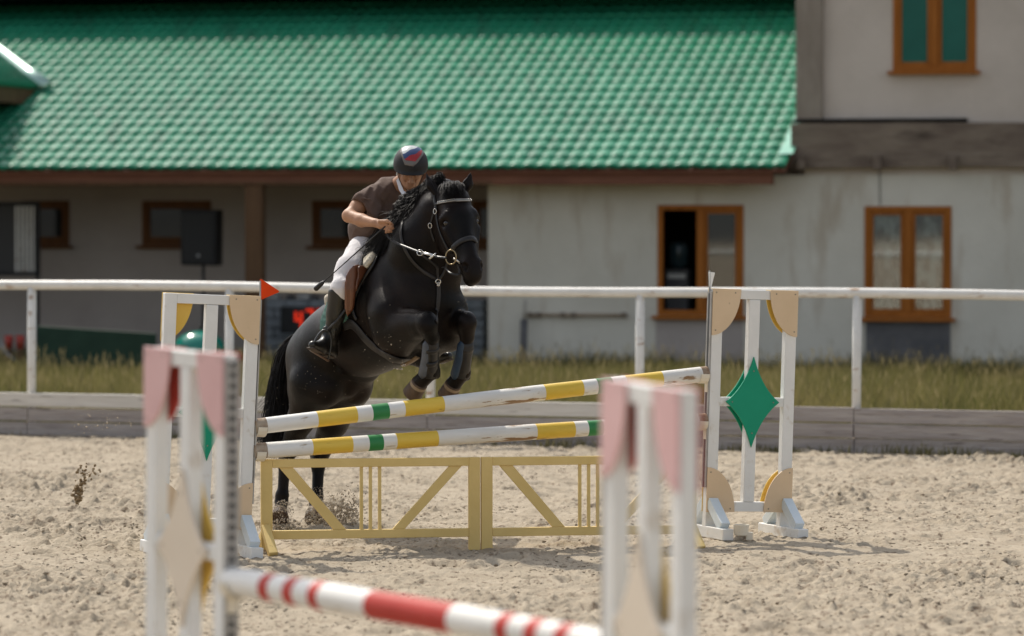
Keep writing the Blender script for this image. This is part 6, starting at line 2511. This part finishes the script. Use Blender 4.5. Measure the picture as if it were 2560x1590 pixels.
# seed heads: a second, wider leaf at each tip
r = np.random.RandomState(5)
tips = V.reshape(-1, 5, 3)[:, 4]
n = len(tips)
hv_ = np.zeros((n, 4, 3), np.float32)
dz = 0.05 + 0.05 * r.rand(n)
sx = 0.002 + 0.004 * r.rand(n)
lean_ = (r.rand(n) - 0.5) * 0.06
hv_[:, 0] = tips + np.stack([0 * dz, 0 * dz, -dz * 0.3], 1)
hv_[:, 1] = tips + np.stack([sx + lean_ * .5, 0 * dz, dz * 0.4], 1)
hv_[:, 2] = tips + np.stack([lean_, 0 * dz, dz], 1)
hv_[:, 3] = tips + np.stack([-sx + lean_ * .5, 0 * dz, dz * 0.4], 1)
b0 = len(V)
bi = (np.arange(n) * 4)[:, None] + b0
V = np.concatenate([V, hv_.reshape(-1, 3)])
F = np.concatenate([F, bi + [0, 1, 2], bi + [0, 2, 3]])
gs_ = link("seed_stalks", np_mesh("seed_stalks", V, F), M_straw)
tag(gs_, "dry pale seed stalks standing above the meadow grass", kind="stuff")


def footline(X, Y):
    d = fence_y(X) - 0.12 - Y
    return ((d > 0) & (d < 0.22)) * np.clip(vnoise(X / 0.45, Y * 0 + 3.0, 44) * 1.8 - 0.45 + 0.14 * (X + 1), 0, 1)


V, F = blades(60000, (-6, 6), (33.0, 37.4), 0.04, 0.12, 33, footline, 0.004)
V[:, 2] -= 0.035
gf_ = link("low_grass", np_mesh("low_grass", V, F), M_grass)
tag(gf_, "low grass sprouting along the foot of the kickboards", kind="stuff")

# ================================================================== flying sand (uncountable)
r = np.random.RandomState(77)
P_, S_ = [], []


def spray(cx, cy, Y, rx, ry, n, s0, s1, pw=1.0, dY=0.25):
    for _ in range(n):
        a, q = r.rand() * 2 * PI, r.rand() ** pw
        x, y = cx + math.cos(a) * rx * q, cy + math.sin(a) * ry * q
        p = at(x, y, Y + (r.rand() - 0.5) * dY)
        if p.z < 0.0:
            p.z = r.rand() * 0.03
        P_.append(tuple(p))
        S_.append(s0 + (s1 - s0) * r.rand() ** 4)


spray(790, 1228, 26.1, 66, 36, 1700, 0.0018, 0.011, 0.6)
spray(810, 1205, 26.1, 52, 42, 500, 0.0016, 0.009, 0.7)
spray(845, 1195, 26.0, 40, 50, 160, 0.002, 0.010, 0.8)
spray(672, 1215, 26.0, 26, 26, 500, 0.0015, 0.006, 0.6, 0.2)
spray(755, 1185, 26.0, 30, 30, 300, 0.0015, 0.005, 0.7, 0.2)
spray(660, 1250, 26.0, 60, 18, 700, 0.002, 0.010, 0.7)
spray(930, 820, 24.9, 80, 110, 90, 0.0016, 0.0042, 0.8, 0.3)
spray(1105, 715, 24.9, 20, 35, 14, 0.0016, 0.004, 0.8)
spray(245, 1010, 27.0, 85, 35, 60, 0.0025, 0.009, 0.8)
spray(760, 930, 25.6, 110, 90, 50, 0.0014, 0.003, 0.8, 0.1)
M_fly = pm("flying_sand", (0.42, 0.35, 0.26), (0.54, 0.46, 0.36), scale=20, rough=0.95, spec=0.1)
fs_ = link("flying_sand", clod_mesh("flying_sand", np.array(P_), np.array(S_), 1.0, 9), M_fly)
tag(fs_, "grains and clods of sand thrown up by the horse's hooves", kind="stuff")
# one big clod hanging in the air on the left
M_dampclod = pm("damp_clod", (0.24, 0.17, 0.095), (0.34, 0.26, 0.165), scale=40, rough=0.95, spec=0.1, bump=0.8, bscale=90)
P2, S2 = [], []
for cx, cy, sx_, sy_, n, s1 in ((186, 1168, 11, 13, 60, 0.013), (194, 1145, 8, 6, 14, 0.010), (185, 1188, 6, 10, 26, 0.009), (215, 1125, 28, 12, 26, 0.008), (200, 1120, 12, 14, 12, 0.008)):
    for _ in range(n):
        p = at(cx + r.randn() * sx_ * 0.6, cy + r.randn() * sy_ * 0.6, 26.6 + r.randn() * 0.03)
        P2.append(tuple(p))
        S2.append(0.004 + s1 * r.rand())
k_ = link("sand_clump", clod_mesh("sand_clump", np.array(P2), np.array(S2), 1.0, 12), M_dampclod)
tag(k_, "brown clump of damp sand flung up left of the jump", kind="stuff")
